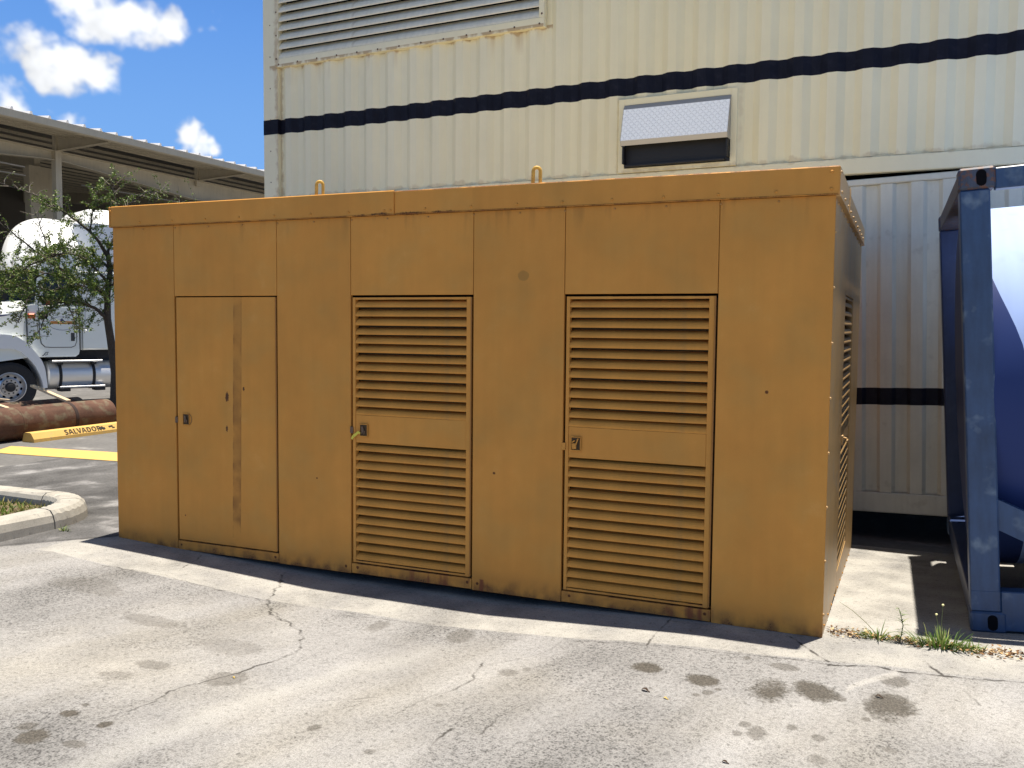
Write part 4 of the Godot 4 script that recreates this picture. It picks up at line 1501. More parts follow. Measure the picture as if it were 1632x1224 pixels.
func truck_wheel(t: Node3D, x: float, zo: float, zi: float, side: float) -> void:
	var r := 0.452
	var w: float = absf(zo - zi)
	var T := Transform3D(Basis(Vector3(1, 0, 0), Vector3(0, 0, side), Vector3(0, -side, 0)), Vector3(x, r, zo))
	# profile heights run outwards along the axle; 0 is the outer face
	var m := MB.new()
	m.lathe(PackedVector2Array([Vector2(0.26, -w), Vector2(0.40, -w), Vector2(0.44, -w + 0.03), Vector2(r, -w + 0.06), Vector2(r, -0.05), Vector2(0.437, -0.022), Vector2(0.40, -0.004), Vector2(0.30, -0.010), Vector2(0.268, -0.022)]), T, 40)
	var wh := obj("wheel", m, M.rubber, t)
	var ri := MB.new()
	ri.lathe(PackedVector2Array([Vector2(0.268, -0.04), Vector2(0.270, -0.010), Vector2(0.257, -0.008), Vector2(0.238, -0.03), Vector2(0.225, -0.085), Vector2(0.158, -0.050), Vector2(0.15, -0.028), Vector2(0.0, -0.026)]), T, 40)
	obj("rim", ri, M.rim, wh)
	var hb := MB.new()
	hb.lathe(PackedVector2Array([Vector2(0.085, -0.034), Vector2(0.083, 0.02), Vector2(0.06, 0.045), Vector2(0.0, 0.05)]), T, 20)
	obj("hub", hb, M.rubber, wh)
	var hl := MB.new()
	hl.ball(Vector3.ZERO, Vector3(0.020, 0.014, 0.030), 5, 8)
	var hm := hl.mesh()
	var nl := MB.new()
	nl.ball(Vector3.ZERO, Vector3(0.016, 0.02, 0.016), 4, 6)
	var nm := nl.mesh()
	for k in 10:
		var an := TAU * k / 10.0 + 0.2
		put("hand_hole", hm, M.hole, wh, T * Transform3D(Basis(Vector3.UP, -an), Vector3(0.195 * cos(an), -0.064, 0.195 * sin(an))))
		put("lug_nut", nm, M.rubber, wh, T * Transform3D(Basis(), Vector3(0.118 * cos(an + 0.3), -0.028, 0.118 * sin(an + 0.3))))

func truck() -> void:
	var t := thing("semi_truck", "white long-nosed semi truck with sleeper cab and polished fuel tank, parked before the open shed", "truck", Vector3(-14.43, 0, -6.365), "", true)
	t.rotation.y = deg_to_rad(66.0)
	var W := -2.1
	# hood: rounded loft of three long strips
	var hood := MB.new()
	var side_prof := [[-1.32, 0.85, 1.45], [-1.25, 0.80, 1.60], [-0.9, 0.80, 1.74], [-0.3, 0.90, 1.86], [0.299, 0.98, 1.98]]
	for k in side_prof.size() - 1:
		var a: Array = side_prof[k]
		var b: Array = side_prof[k + 1]
		var prev := []
		for s in 13:
			var u := s / 12.0
			var row := []
			for e in [a, b]:
				var sh: float = 1.0 if e != side_prof[0] else 0.94
				var zz: float
				var yy: float
				var an: float
				# side up, over the top with a soft shoulder, and down the other side
				if u < 0.25:
					yy = lerpf(e[1], e[2] - 0.14, u / 0.25); zz = -0.02 - 0.05 * (u / 0.25)
				elif u > 0.75:
					yy = lerpf(e[2] - 0.14, e[1], (u - 0.75) / 0.25); zz = W + 0.07 - 0.05 * ((u - 0.75) / 0.25)
				else:
					an = PI * (u - 0.25) / 0.5
					zz = (W / 2) + (absf(W) / 2 - 0.07) * signf(cos(an)) * pow(absf(cos(an)), 0.45)
					yy = e[2] - 0.14 + 0.20 * pow(sin(an), 0.55)
				row.append(Vector3(e[0], yy, (zz - W / 2) * sh + W / 2))
			if s > 0:
				hood.quad(prev[0], prev[1], row[1], row[0], (prev[0] + row[1]) * 0.5 - Vector3(-0.5, 1.2, W / 2))
			prev = row
	hood.bx(-1.318, -1.27, 0.85, 1.44, W + 0.14, -0.14)
	obj("hood", hood, M.truck_shade, t)
	var gl := MB.new()
	for k in 7:
		gl.bx(-1.345, -1.32, 0.90 + k * 0.075, 0.94 + k * 0.075, W + 0.55, -0.55, 0.005)
	obj("grille", gl, M.chrome, t)
	var bp := MB.new()
	bp.bx(-1.50, -1.34, 0.33, 0.68, W - 0.02, 0.02, 0.04)
	obj("bumper", bp, M.chrome, t)
	for z in [-0.30, W + 0.30]:
		var hl := MB.new()
		hl.box(Vector3(-1.30, 0.98, z), Vector3(0.14, 0.20, 0.34), 0.04)
		obj("headlight", hl, M.glass_dark, t)
	# blue flash along the hood
	var fs := MB.new()
	fs.prism(PackedVector2Array([Vector2(-1.1, 1.60), Vector2(-0.14, 1.722), Vector2(0.10, 1.766), Vector2(-0.14, 1.752), Vector2(-1.1, 1.68)]), -0.048, -0.041)
	obj("blue_flash", fs, mat(0.3, 0.0, Color(0.02, 0.025, 0.14)), t)
	# front fenders
	var fo := [[-0.78, 0.45], [-0.76, 0.70], [-0.66, 1.02], [-0.50, 1.24], [-0.30, 1.37], [-0.147, 1.406], [0.0, 1.395], [0.126, 1.360], [0.235, 1.285], [0.329, 1.188], [0.43, 1.062], [0.523, 0.921], [0.560, 0.82], [0.582, 0.711], [0.607, 0.419]]
	var fi := [[-0.64, 0.45], [-0.62, 0.66], [-0.54, 0.90], [-0.41, 1.05], [-0.26, 1.125], [-0.154, 1.142], [-0.03, 1.146], [0.079, 1.134], [0.18, 1.085], [0.27, 1.000], [0.345, 0.915], [0.415, 0.81], [0.475, 0.68], [0.515, 0.56], [0.540, 0.419]]
	for z in [[-0.46, 0.045], [W - 0.045, W + 0.46]]:
		var m := MB.new()
		m.prism(arc_band(0, 0, fo, fi), z[0], z[1])
		obj("fender", m, M.truck_white, t)
	var wl := MB.new()
	wl.bx(-0.60, 0.50, 0.5, 1.12, W + 0.40, -0.40)
	obj("wheel_well", wl, M.hole, t)
	# cab
	var cab := MB.new()
	cab.prism(PackedVector2Array([Vector2(0.302, 0.985), Vector2(0.302, 1.93), Vector2(0.47, 1.96), Vector2(0.52, 2.45), Vector2(0.66, 2.90), Vector2(1.18, 2.90), Vector2(1.205, 1.09), Vector2(1.19, 1.03), Vector2(1.13, 0.985)]), W + 0.04, -0.04)
	obj("cab", cab, M.truck_shade, t)
	var ws := MB.new()
	ws.prism(PackedVector2Array([Vector2(0.455, 1.985), Vector2(0.445, 1.985), Vector2(0.50, 2.46), Vector2(0.62, 2.84), Vector2(0.63, 2.84), Vector2(0.51, 2.46)]), W + 0.12, -0.10)
	obj("windshield", ws, M.glass_dark, t)
	var pil := MB.new()
	pil.prism(PackedVector2Array([Vector2(0.455, 1.95), Vector2(0.53, 1.95), Vector2(0.60, 2.45), Vector2(0.72, 2.86), Vector2(0.63, 2.88), Vector2(0.51, 2.45)]), -0.105, -0.034)
	obj("windshield_pillar", pil, M.truck_shade, t)
	var wi := MB.new()
	wi.prism(PackedVector2Array([Vector2(0.56, 1.94), Vector2(0.79, 1.935), Vector2(0.88, 1.985), Vector2(1.10, 1.985), Vector2(1.10, 2.62), Vector2(0.73, 2.62), Vector2(0.62, 2.45)]), -0.06, -0.034)
	obj("side_window", wi, M.glass_dark, t)
	var sill := MB.new()
	sill.tube([Vector3(0.56, 1.93, -0.036), Vector3(0.79, 1.925, -0.036), Vector3(0.88, 1.975, -0.036)], [0.012, 0.012, 0.012], 6)
	obj("window_trim", sill, M.truck_white, t)
	var se := MB.new()
	se.box(Vector3(0.70, 2.02, -0.0335), Vector3(0.14, 0.13, 0.004), 0.001)
	obj("seat_in_window", se, M.red_seat, t)
	# door: its edge as a raised line, rounded at the lower corners
	var dp := PackedVector2Array([Vector2(0.51, 1.90), Vector2(0.513, 1.40), Vector2(0.54, 1.24), Vector2(0.60, 1.175), Vector2(0.70, 1.165), Vector2(1.06, 1.165), Vector2(1.12, 1.19), Vector2(1.150, 1.27), Vector2(1.155, 1.90)])
	var dm := MB.new()
	dm.prism(dp, -0.045, -0.028)
	var door := obj("door", dm, M.truck_shade, t)
	var ln := MB.new()
	for k in dp.size() - 1:
		ln.tube([Vector3(dp[k].x, dp[k].y, -0.034), Vector3(dp[k + 1].x, dp[k + 1].y, -0.034)], [0.009, 0.009], 5, false)
	obj("door_gap", ln, M.seam, door)
	var hd := MB.new()
	hd.box(Vector3(1.085, 1.36, -0.026), Vector3(0.065, 0.16, 0.02), 0.006)
	obj("door_handle", hd, M.seam, door)
	var vn := MB.new()
	vn.box(Vector3(0.575, 1.75, -0.027), Vector3(0.145, 0.12, 0.02), 0.006)
	obj("door_vent", vn, M.hole, door)
	# door emblem: an oval line round an orange bar
	var el := MB.new()
	for k in 28:
		var a0 := TAU * k / 28.0
		var a1 := TAU * (k + 1) / 28.0
		el.tube([Vector3(0.905 + 0.235 * cos(a0), 1.61 + 0.125 * sin(a0), -0.027), Vector3(0.905 + 0.235 * cos(a1), 1.61 + 0.125 * sin(a1), -0.027)], [0.004, 0.004], 4, false)
	el.box(Vector3(0.91, 1.66, -0.027), Vector3(0.05, 0.08, 0.003), 0.0, Basis(Vector3.BACK, 0.7))
	obj("door_emblem", el, mat(0.5, 0.0, Color(0.06, 0.07, 0.16)), door)
	var ob := MB.new()
	ob.bx(0.70, 1.125, 1.598, 1.652, -0.0285, -0.0255)
	obj("emblem_bar", ob, M.orange_print, door)
	var sc := MB.new()
	sc.tube([Vector3(0.55, 1.005, -0.037), Vector3(0.59, 1.035, -0.037), Vector3(0.61, 1.07, -0.037), Vector3(0.66, 1.075, -0.037)], [0.006, 0.008, 0.007, 0.005], 5)
	sc.tube([Vector3(0.60, 1.02, -0.037), Vector3(0.64, 1.03, -0.037), Vector3(0.635, 1.06, -0.037)], [0.005, 0.006, 0.005], 5)
	obj("script_mark", sc, M.seam, t)
	var gp := MB.new()
	gp.box(Vector3(0.300, 1.45, -0.030), Vector3(0.014, 0.95, 0.05), 0.0)
	gp.tube([Vector3(0.30, 1.21, -0.02), Vector3(0.40, 1.06, -0.02), Vector3(0.49, 0.96, -0.02)], [0.012, 0.012, 0.012], 5)
	obj("hood_gap", gp, M.seam, t)
	var mk := MB.new()
	mk.box(Vector3(0.385, 1.742, -0.026), Vector3(0.125, 0.09, 0.04), 0.018)
	obj("marker_light", mk, M.orange, t)
	# roof fairing and sleeper
	var rf := MB.new()
	var c := Vector3(0.92, 2.60, W / 2)
	var na := 16
	var nb := 28
	var grid := []
	for a in na + 1:
		var e: float = PI / 2 * a / na
		var row := []
		for b in nb + 1:
			var an: float = TAU * b / nb
			var cx: float = cos(an)
			var sz: float = sin(an)
			var rad: float = pow(pow(absf(cx), 2.6) + pow(absf(sz), 2.6), -1.0 / 2.6)
			row.append(c + Vector3(cx * rad * 0.72 * pow(cos(e), 0.75), 1.02 * pow(sin(e), 0.9), sz * rad * 0.97 * pow(cos(e), 0.75)))
		grid.append(row)
	for a in na:
		for b in nb:
			var k: Array = []
			for q in [[a, b], [a, b + 1], [a + 1, b], [a + 1, b + 1]]:
				var p: Vector3 = grid[q[0]][q[1]]
				var m := (p - c + Vector3(0, 0.25, 0)) / Vector3(0.6, 0.9, 0.95)
				k.append(rf.vert(p, m.normalized(), Vector2(p.x, p.z)))
			rf.i.append_array([k[0], k[1], k[2], k[1], k[3], k[2]])
	obj("roof_fairing", rf, M.truck_white, t)
	var sl := MB.new()
	sl.box(Vector3(2.12, 1.86, W / 2), Vector3(1.80, 1.50, 2.02), 0.03)
	obj("sleeper_cab", sl, M.truck_shade, t)
	var sr := MB.new()
	sr.box(Vector3(2.13, 3.13, W / 2), Vector3(1.80, 1.36, 2.0), 0.30)
	sr.box(Vector3(2.13, 2.62, W / 2), Vector3(1.79, 0.40, 1.995), 0.02)
	obj("sleeper_roof", sr, M.truck_white, t)
	var sg := MB.new()
	sg.box(Vector3(1.213, 1.75, -0.045), Vector3(0.012, 1.3, 0.02))
	sg.box(Vector3(1.262, 1.75, -0.036), Vector3(0.008, 1.3, 0.01))
	obj("cab_gap", sg, M.seam, t)
	var gr := MB.new()
	gr.tube([Vector3(1.313, 2.10, -0.01), Vector3(1.313, 1.48, -0.01)], [0.010, 0.010], 6)
	gr.box(Vector3(1.313, 1.48, -0.012), Vector3(0.035, 0.03, 0.03), 0.008)
	obj("grab_rail", gr, M.alu, t)
	# chassis and fuel tank
	var ch := MB.new()
	ch.bx(-1.3, 5.2, 0.55, 0.78, W / 2 - 0.42, W / 2 + 0.42, 0.01)
	ch.bx(0.66, 3.0, 0.93, 1.105, W + 0.25, -0.25, 0.01)
	obj("chassis", ch, M.rubber, t)
	for z in [-0.285, W + 0.285]:
		var ft := MB.new()
		ft.lathe(PackedVector2Array([Vector2(0.0, 0.0), Vector2(0.24, 0.0), Vector2(0.268, 0.03), Vector2(0.268, 1.42), Vector2(0.24, 1.45), Vector2(0.0, 1.45)]), Transform3D(Basis(Vector3(0, -1, 0), Vector3(1, 0, 0), Vector3(0, 0, 1)), Vector3(0.64, 0.635, z)), 40)
		var fuel := obj("fuel_tank", ft, M.chrome, t)
		if z < -1.0:
			continue
		for x in [0.86, 1.455]:
			var sp := MB.new()
			sp.lathe(PackedVector2Array([Vector2(0.266, -0.028), Vector2(0.276, -0.026), Vector2(0.276, 0.026), Vector2(0.266, 0.028)]), Transform3D(Basis(Vector3(0, -1, 0), Vector3(1, 0, 0), Vector3(0, 0, 1)), Vector3(x, 0.635, z)), 40)
			sp.box(Vector3(x, 0.86, z + 0.22), Vector3(0.09, 0.05, 0.10), 0.01)
			obj("tank_strap", sp, M.rubber, fuel)
		for y in [[0.905, 0.70, 1.60], [0.42, 0.83, 1.64]]:
			var st := MB.new()
			st.bx(y[1], y[2], y[0] - 0.018, y[0] + 0.018, z + 0.06, z + 0.31, 0.006)
			obj("step", st, M.alu, fuel)
		for x in [0.92, 1.55]:
			var kb := MB.new()
			kb.bx(x - 0.08, x + 0.10, 0.335, 0.40, z + 0.05, z + 0.29, 0.01)
			obj("step_bracket", kb, M.rubber, fuel)
	truck_wheel(t, 0.0, 0.0, -0.28, 1.0)
	truck_wheel(t, 0.0, W, W + 0.28, -1.0)
	for x in [3.75, 4.85]:
		truck_wheel(t, x, 0.0, -0.5, 1.0)
		truck_wheel(t, x, W, W + 0.5, -1.0)

# ---------------------------------------------------------------- open shed
func canopy() -> void:
	var t := thing("open_shed", "large open steel shed with ribbed sloping roof, tapered girder and dark inside, behind the truck", "shed", Vector3(-34.0, 0, -20.0))
	var z0 := 8.0
	var z1 := -52.0
	var X0 := -22.6
	var X1 := -46.0
	var sl := 0.075
	var ry := func(x: float) -> float: return 7.50 + (X0 - x) * sl
	var m := MB.new()
	m.prism(PackedVector2Array([Vector2(X0, 7.46), Vector2(X0, 7.50), Vector2(X1, ry.call(X1)), Vector2(X1, ry.call(X1) - 0.04)]), z1, z0)
	var roof := obj("roof_sheet", m, M.shed_roof, t)
	var rb := MB.new()
	var q := PackedVector2Array([Vector2(-0.06, 0.0), Vector2(-0.022, 0.085), Vector2(0.022, 0.085), Vector2(0.06, 0.0)])
	var ang := atan(sl)
	var len: float = (X0 - X1) / cos(ang)
	rb.prism(q, 0.0, len)
	var rbm := rb.mesh()
	var B := Basis(Vector3(0, 0, -1), Vector3(sin(ang), cos(ang), 0), Vector3(-cos(ang), sin(ang), 0))
	var z := z0 - 0.2
	while z > z1:
		put("roof_rib", rbm, M.galv, roof, Transform3D(B, Vector3(X0, 7.499, z)))
		z -= 0.61
	var f := MB.new()
	f.prism(PackedVector2Array([Vector2(X0 + 0.015, 7.24), Vector2(X0 + 0.10, 7.27), Vector2(X0 + 0.12, 7.46), Vector2(X0 + 0.005, 7.49)]), z1, z0)
	obj("fascia", f, M.shed, t)
	# purlins along the roof
	var xs := [X0 - 0.35, X0 - 0.75, X0 - 1.15, X0 - 1.55, X0 - 1.95]
	var x := X0 - 3.4
	while x > X1:
		xs.append(x)
		x -= 1.2
	for px in xs:
		var p := MB.new()
		var y: float = ry.call(px) - 0.05
		p.prism(PackedVector2Array([Vector2(px, y), Vector2(px - 0.06, y), Vector2(px - 0.06, y - 0.02), Vector2(px - 0.012, y - 0.02), Vector2(px - 0.012, y - 0.07), Vector2(px - 0.08, y - 0.07), Vector2(px - 0.08, y - 0.09), Vector2(px, y - 0.09)]), z1 + 0.1, z0 - 0.1)
		obj("purlin", p, M.shed, t)
	# long tapered girder on the post line, deep in mid span
	var gp := PackedVector2Array()
	var top := PackedVector2Array()
	for k in 61:
		var zz: float = z0 - 1.0 - k * 0.95
		var ph: float = absf(wrapf((zz + 16.4) / 12.8, -0.5, 0.5)) * 2.0
		gp.append(Vector2(zz, 6.86 - 0.50 * ph))
		top.append(Vector2(zz, 7.12))
	top.reverse()
	gp.append_array(top)
	var B2 := Basis(Vector3(0, 0, 1), Vector3(0, 1, 0), Vector3(-1, 0, 0))
	var g := MB.new()
	g.prism(gp, 0.0, 0.02, Transform3D(B2, Vector3(-25.1, 0, 0)))
	for k in 60:
		for pr in [[gp[k], gp[k + 1], -0.012], [Vector2(gp[k].x, 7.12), Vector2(gp[k + 1].x, 7.12), 0.012]]:
			var a: Vector2 = pr[0]
			var b: Vector2 = pr[1]
			for s in [-1.0, 1.0]:
				g.quad(Vector3(-25.1 + 0.14, a.y + s * 0.012, a.x), Vector3(-25.1 + 0.14, b.y + s * 0.012, b.x), Vector3(-25.1 - 0.14, b.y + s * 0.012, b.x), Vector3(-25.1 - 0.14, a.y + s * 0.012, a.x), Vector3(0, s, 0))
			for s in [-1.0, 1.0]:
				g.quad(Vector3(-25.1 + s * 0.14, a.y - 0.012, a.x), Vector3(-25.1 + s * 0.14, b.y - 0.012, b.x), Vector3(-25.1 + s * 0.14, b.y + 0.012, b.x), Vector3(-25.1 + s * 0.14, a.y + 0.012, a.x), Vector3(s, 0, 0))
	var girder := obj("girder", g, M.shed, t)
	for k in 9:
		var zz: float = 2.8 - k * 6.4
		var st := MB.new()
		st.bx(-25.05, -24.97, 6.45 if k % 2 == 1 else 6.9, 7.10, zz - 0.10, zz + 0.10)
		obj("stiffener", st, M.shed, girder)
	# posts, brackets to the eave
	for k in 5:
		var zz: float = 9.2 - k * 12.8
		if k == 0:
			zz = 7.0
		var p := MB.new()
		p.bx(-25.12, -24.92, 0.0, 7.13, zz - 0.115, zz + 0.115, 0.006)
		obj("post", p, M.shed, t)
	for k in 10:
		var zz: float = 2.8 + 3.2 - 3.2 - k * 6.4
		var p := MB.new()
		p.prism(PackedVector2Array([Vector2(-25.0, 7.13), Vector2(-22.75, 7.25), Vector2(-22.75, 7.42), Vector2(-25.0, 7.60)]), zz - 0.01, zz + 0.01)
		p.prism(PackedVector2Array([Vector2(-25.0, 7.11), Vector2(-22.75, 7.23), Vector2(-22.75, 7.25), Vector2(-25.0, 7.13)]), zz - 0.09, zz + 0.09)
		p.bx(-25.08, -24.94, 7.13, 7.62, zz - 0.1, zz + 0.1)
		obj("eave_bracket", p, M.shed, t)
	# tapered columns of the frames inside, with their rafters and rods
	for k in 4:
		var zz: float = -6.3 - k * 12.8 + 0.0
		var p := MB.new()
		p.prism(PackedVector2Array([Vector2(zz - 0.30, 0.0), Vector2(zz + 0.30, 0.0), Vector2(zz + 0.52, 7.30), Vector2(zz - 0.52, 7.30)]), 0.0, 0.30, Transform3D(B2, Vector3(-29.0, 0, 0)))
		obj("column", p, M.shed, t)
		var r := MB.new()
		r.prism(PackedVector2Array([Vector2(-29.2, 7.30), Vector2(X1, ry.call(X1) - 0.9), Vector2(X1, ry.call(X1) - 0.25), Vector2(-29.2, 7.75)]), zz - 0.12, zz + 0.12)
		obj("rafter", r, M.shed, t)
		var d := MB.new()
		d.tube([Vector3(-29.1, 7.2, zz), Vector3(-30.5, 7.55, zz + 6.0)], [0.035, 0.035], 6)
		d.tube([Vector3(-29.1, 6.9, zz + 0.3), Vector3(-33.0, 7.6, zz + 7.5)], [0.03, 0.03], 6)
		obj("brace_rod", d, M.galv, t)
	var bw := MB.new()
	bw.bx(X1 + 0.02, X1 + 0.1, 0.0, 9.2, z1, z0)
	obj("back_wall", bw, M.shed_dark, t)

# ---------------------------------------------------------------- kerb island
func kerb_island() -> void:
	var path := []
	for k in 9:
		path.append(Vector2(-5.87, 4.0 - k * 0.5))
	var rr := 0.55
	for k in range(1, 25):
		var an := PI / 2 * k / 24.0
		path.append(Vector2(-6.42 + rr * cos(an), -rr * sin(an)))
	for k in range(1, 9):
		path.append(Vector2(-6.42 - k * 0.5, -0.55))
	var t := Node3D.new()
	t.name = "kerb"
	add_child(t)
	t.position = Vector3(-6.4, 0, 0.5)
	org[t] = t.position
	t.set_meta("kind", "structure")
	# half-widths and heights of the worn, rounded section
	var prof := [[-0.150, -0.05], [-0.142, 0.06], [-0.125, 0.115], [-0.095, 0.143], [-0.05, 0.152], [0.05, 0.150], [0.085, 0.138], [0.102, 0.105], [0.105, -0.02]]
	var joints := [0, 3, 6, 8, 20, 32, 34, 36, 38, 40]
	for s in joints.size() - 1:
		var m := MB.new()
		var a: int = joints[s]
		var b: int = mini(joints[s + 1], path.size() - 1)
		var rings := []
		for k in range(a, b + 1):
			var p: Vector2 = path[k]
			var d: Vector2 = (path[mini(k + 1, path.size() - 1)] - path[maxi(k - 1, 0)]).normalized()
			if k == b and k < path.size() - 1:
				p -= d * 0.006
			if k == a and k > 0:
				p += d * 0.006
			var out := Vector2(-d.y, d.x)      # away from the bed
			if out.dot(p - Vector2(-7.5, 1.5)) < 0.0:
				out = -out
			var ring := []
			for q in prof:
				var w: Vector2 = p - out * q[0]
				var wob: float = 0.006 * sin(k * 3.1 + q[0] * 60.0)
				ring.append(Vector3(w.x, gy(w.x, w.y) + q[1] + wob * (1.0 if q[1] > 0.0 else 0.0), w.y))
			rings.append(ring)
		# the section runs from the street face over the top to the bed
		for k in rings.size() - 1:
			for q in prof.size() - 1:
				var ctr: Vector3 = (rings[k][0] + rings[k + 1][prof.size() - 1]) * 0.5
				m.quad(rings[k][q], rings[k][q + 1], rings[k + 1][q + 1], rings[k + 1][q], (rings[k][q] + rings[k + 1][q + 1]) * 0.5 - ctr + Vector3(0, 0.02, 0))
		for e in [0, rings.size() - 1]:
			var nx: int = 1 if e == 0 else rings.size() - 2
			for q in range(1, prof.size() - 1):
				m.tri(rings[e][0], rings[e][q], rings[e][q + 1], rings[e][0] - rings[nx][0])
		obj("kerb_stone", m, M.concrete, t)
	# bed and grass
	var bed := MB.new()
	bed.bx(-10.4, -6.45, -0.02, 0.075, -0.40, 4.0)
	bed.bx(-6.449, -6.02, -0.02, 0.074, 0.0, 4.0)
	bed.lathe(PackedVector2Array([Vector2(0.44, -0.02), Vector2(0.44, 0.073), Vector2(0.0, 0.073)]), Transform3D(Basis(), Vector3(-6.44, 0, 0.0)), 24)
	struct("soil_bed", bed, M.soil)
	var g := MB.new()
	g.use_col = true
	var cs := [Color(0.10, 0.17, 0.025), Color(0.16, 0.20, 0.04), Color(0.24, 0.22, 0.07), Color(0.07, 0.12, 0.02), Color(0.30, 0.24, 0.12)]
	for k in 36000:
		var p := Vector3(rng.randf_range(-10.4, -6.02), 0.07, rng.randf_range(-0.42, 3.9))
		var e := Vector2(p.x + 6.44, p.z)
		if p.x > -6.44 and p.z < 0.0 and e.length() > 0.43 or p.z > 1.6 and rng.randf() < 0.5:
			continue
		g.col = cs[rng.randi() % 5] * rng.randf_range(0.8, 1.25)
		var an := rng.randf() * TAU
		var h := rng.randf_range(0.015, 0.06)
		var w := Vector3(cos(an), 0, sin(an)) * rng.randf_range(0.004, 0.008)
		var lean := Vector3(rng.randf_range(-1, 1), 0, rng.randf_range(-1, 1)) * h * 0.9
		g.tri(p - w, p + w, p + lean + Vector3(0, h, 0))
	var go := obj("grass", g, M.grass)
	tag(go, "short patchy grass growing inside the kerbed island", "grass")
	go.set_meta("kind", "stuff")

# ---------------------------------------------------------------- rusty pipes and timbers
func pipe(called: String, label: String, x: float, z0: float, z1: float, r: float, bands: Array) -> void:
	var t := thing(called, label, "pipe", Vector3(x, 0, (z0 + z1) / 2), "rusty pipes lying in the yard")
	var m := MB.new()
	var T := Transform3D(Basis(Vector3(1, 0, 0), Vector3(0, 0, -1), Vector3(0, 1, 0)), Vector3(x, r, z0))
	var L := z0 - z1
	m.lathe(PackedVector2Array([Vector2(r - 0.014, 0.4), Vector2(r - 0.014, 0.0), Vector2(r, 0.0), Vector2(r, L), Vector2(r - 0.014, L), Vector2(r - 0.014, L - 0.9)]), T, 48)
	obj("pipe_wall", m, M.rust, t)
	var d := MB.new()
	d.lathe(PackedVector2Array([Vector2(r - 0.02, L - 0.88), Vector2(0, L - 0.88)]), T, 24)
	d.lathe(PackedVector2Array([Vector2(0, 0.38), Vector2(r - 0.02, 0.38)]), T, 24)
	obj("pipe_bore", d, M.hole, t)
	for b in bands:
		var w := MB.new()
		w.lathe(PackedVector2Array([Vector2(r, z0 - b - 0.03), Vector2(r + 0.006, z0 - b - 0.022), Vector2(r + 0.006, z0 - b + 0.022), Vector2(r, z0 - b + 0.03)]), T, 48)
		obj("weld_band", w, M.rust_dark if b < -4.5 else M.rust, t)

func pipes() -> void:
	pipe("rusty_pipe", "thick brown rusty pipe lying just behind the yellow parking stop", -10.95, 1.0, -5.30, 0.23, [-3.72, -4.58])
	pipe("rusty_pipe", "darker rusty pipe lying behind another pipe, next to the truck", -11.85, 1.0, -5.55, 0.22, [-2.5])
	var ends := [[Vector3(-10.86, 0.36, -3.80), Vector3(-11.95, 0.66, -3.55), 0.042, "longer pale timber strut leaning over the rusty pipes, below the truck wheel"], [Vector3(-10.95, 0.475, -4.62), Vector3(-11.95, 0.66, -4.82), 0.036, "pale timber strut leaning over the rusty pipes below the fuel tank"], [Vector3(-11.55, 0.50, -4.12), Vector3(-11.75, 0.56, -3.7), 0.03, "short pale timber lying across the farther rusty pipe"]]
	for e in ends:
		var m := MB.new()
		var a: Vector3 = e[0]
		var b: Vector3 = e[1]
		var d := (b - a).normalized()
		var s := Vector3.UP.cross(d).normalized()
		m.box((a + b) / 2, Vector3((b - a).length(), e[2], 0.07), 0.004, Basis(d, s.cross(d) * -1.0, s))
		single("timber_strut", m, M.timber, (a + b) / 2, e[3], "timber", "timbers on the pipes")

# ---------------------------------------------------------------- parking stop and painted bar
func parking_stop() -> void:
	var at := Vector3(-10.57, 0, -4.55)
	var t := thing("parking_stop", "yellow concrete parking stop stencilled with a name, in front of the rusty pipe", "parking stop", at)
	var m := MB.new()
	var poly := PackedVector2Array([Vector2(-0.115, 0.0), Vector2(0.115, 0.0), Vector2(0.110, 0.045), Vector2(0.055, 0.125), Vector2(0.035, 0.132), Vector2(-0.060, 0.132), Vector2(-0.085, 0.115)])
	m.prism(poly, -0.92, 0.92, Transform3D(Basis(), at))
	obj("stop_body", m, M.road_yellow, t)
	# lettering on the sloping face
	var tm := TextMesh.new()
	var sf := SystemFont.new()
	sf.font_names = PackedStringArray(["Droid Sans"])
	sf.font_weight = 700
	tm.font = sf
	tm.text = "SALVADOR"
	tm.font_size = 64
	tm.pixel_size = 0.00135
	tm.depth = 0.003
	var o := MeshInstance3D.new()
	o.name = "lettering"
	o.mesh = tm
	o.material_override = M.stencil
	t.add_child(o, true)
	var up := Vector3(-0.055, 0.080, 0).normalized()
	var right := Vector3(0, 0, -1)
	o.basis = Basis(right * 1.45, up * 1.25, right.cross(up))
	o.position = Vector3(0.0840, 0.0855, 0.09)
	var bl := MB.new()
	var nn := right.cross(up)
	for s in [[-0.235, 0.0, 0.035, 0.035], [-0.275, -0.012, 0.025, 0.03], [-0.41, 0.01, 0.04, 0.022], [-0.45, -0.015, 0.025, 0.016]]:
		bl.box(at + Vector3(0.0825, 0.085, 0.0) + right * (-s[0]) + up * s[1] + nn * 0.001, Vector3(s[2] * 2, s[3] * 1.3, 0.003), 0.001, Basis(right, up, nn) * Basis(Vector3.BACK, 0.5 + s[0]))
	obj("paint_smudge", bl, M.stencil, t)
	var p := MB.new()
	var A := Vector3(-10.42, 0.006, -3.255)
	var C := Vector3(-9.97, 0.006, -2.75)
	p.tri(A, Vector3(-10.24, 0.006, -2.95), C, Vector3.UP)
	p.quad(A, C, Vector3(-6.2, 0.006, -3.07), Vector3(-6.2, 0.006, -3.72), Vector3.UP)
	struct("painted_bar", p, M.road_yellow)

# ---------------------------------------------------------------- tree
const TB := Vector3(-11.55, 0, -6.05)
const TL := Vector3(-0.647, 0, 0.763)
const TC := Vector3(0.763, 0, 0.647)

func tp(l: float, h: float, c: float) -> Vector3:
	return TB + TL * l + Vector3.UP * h + TC * c

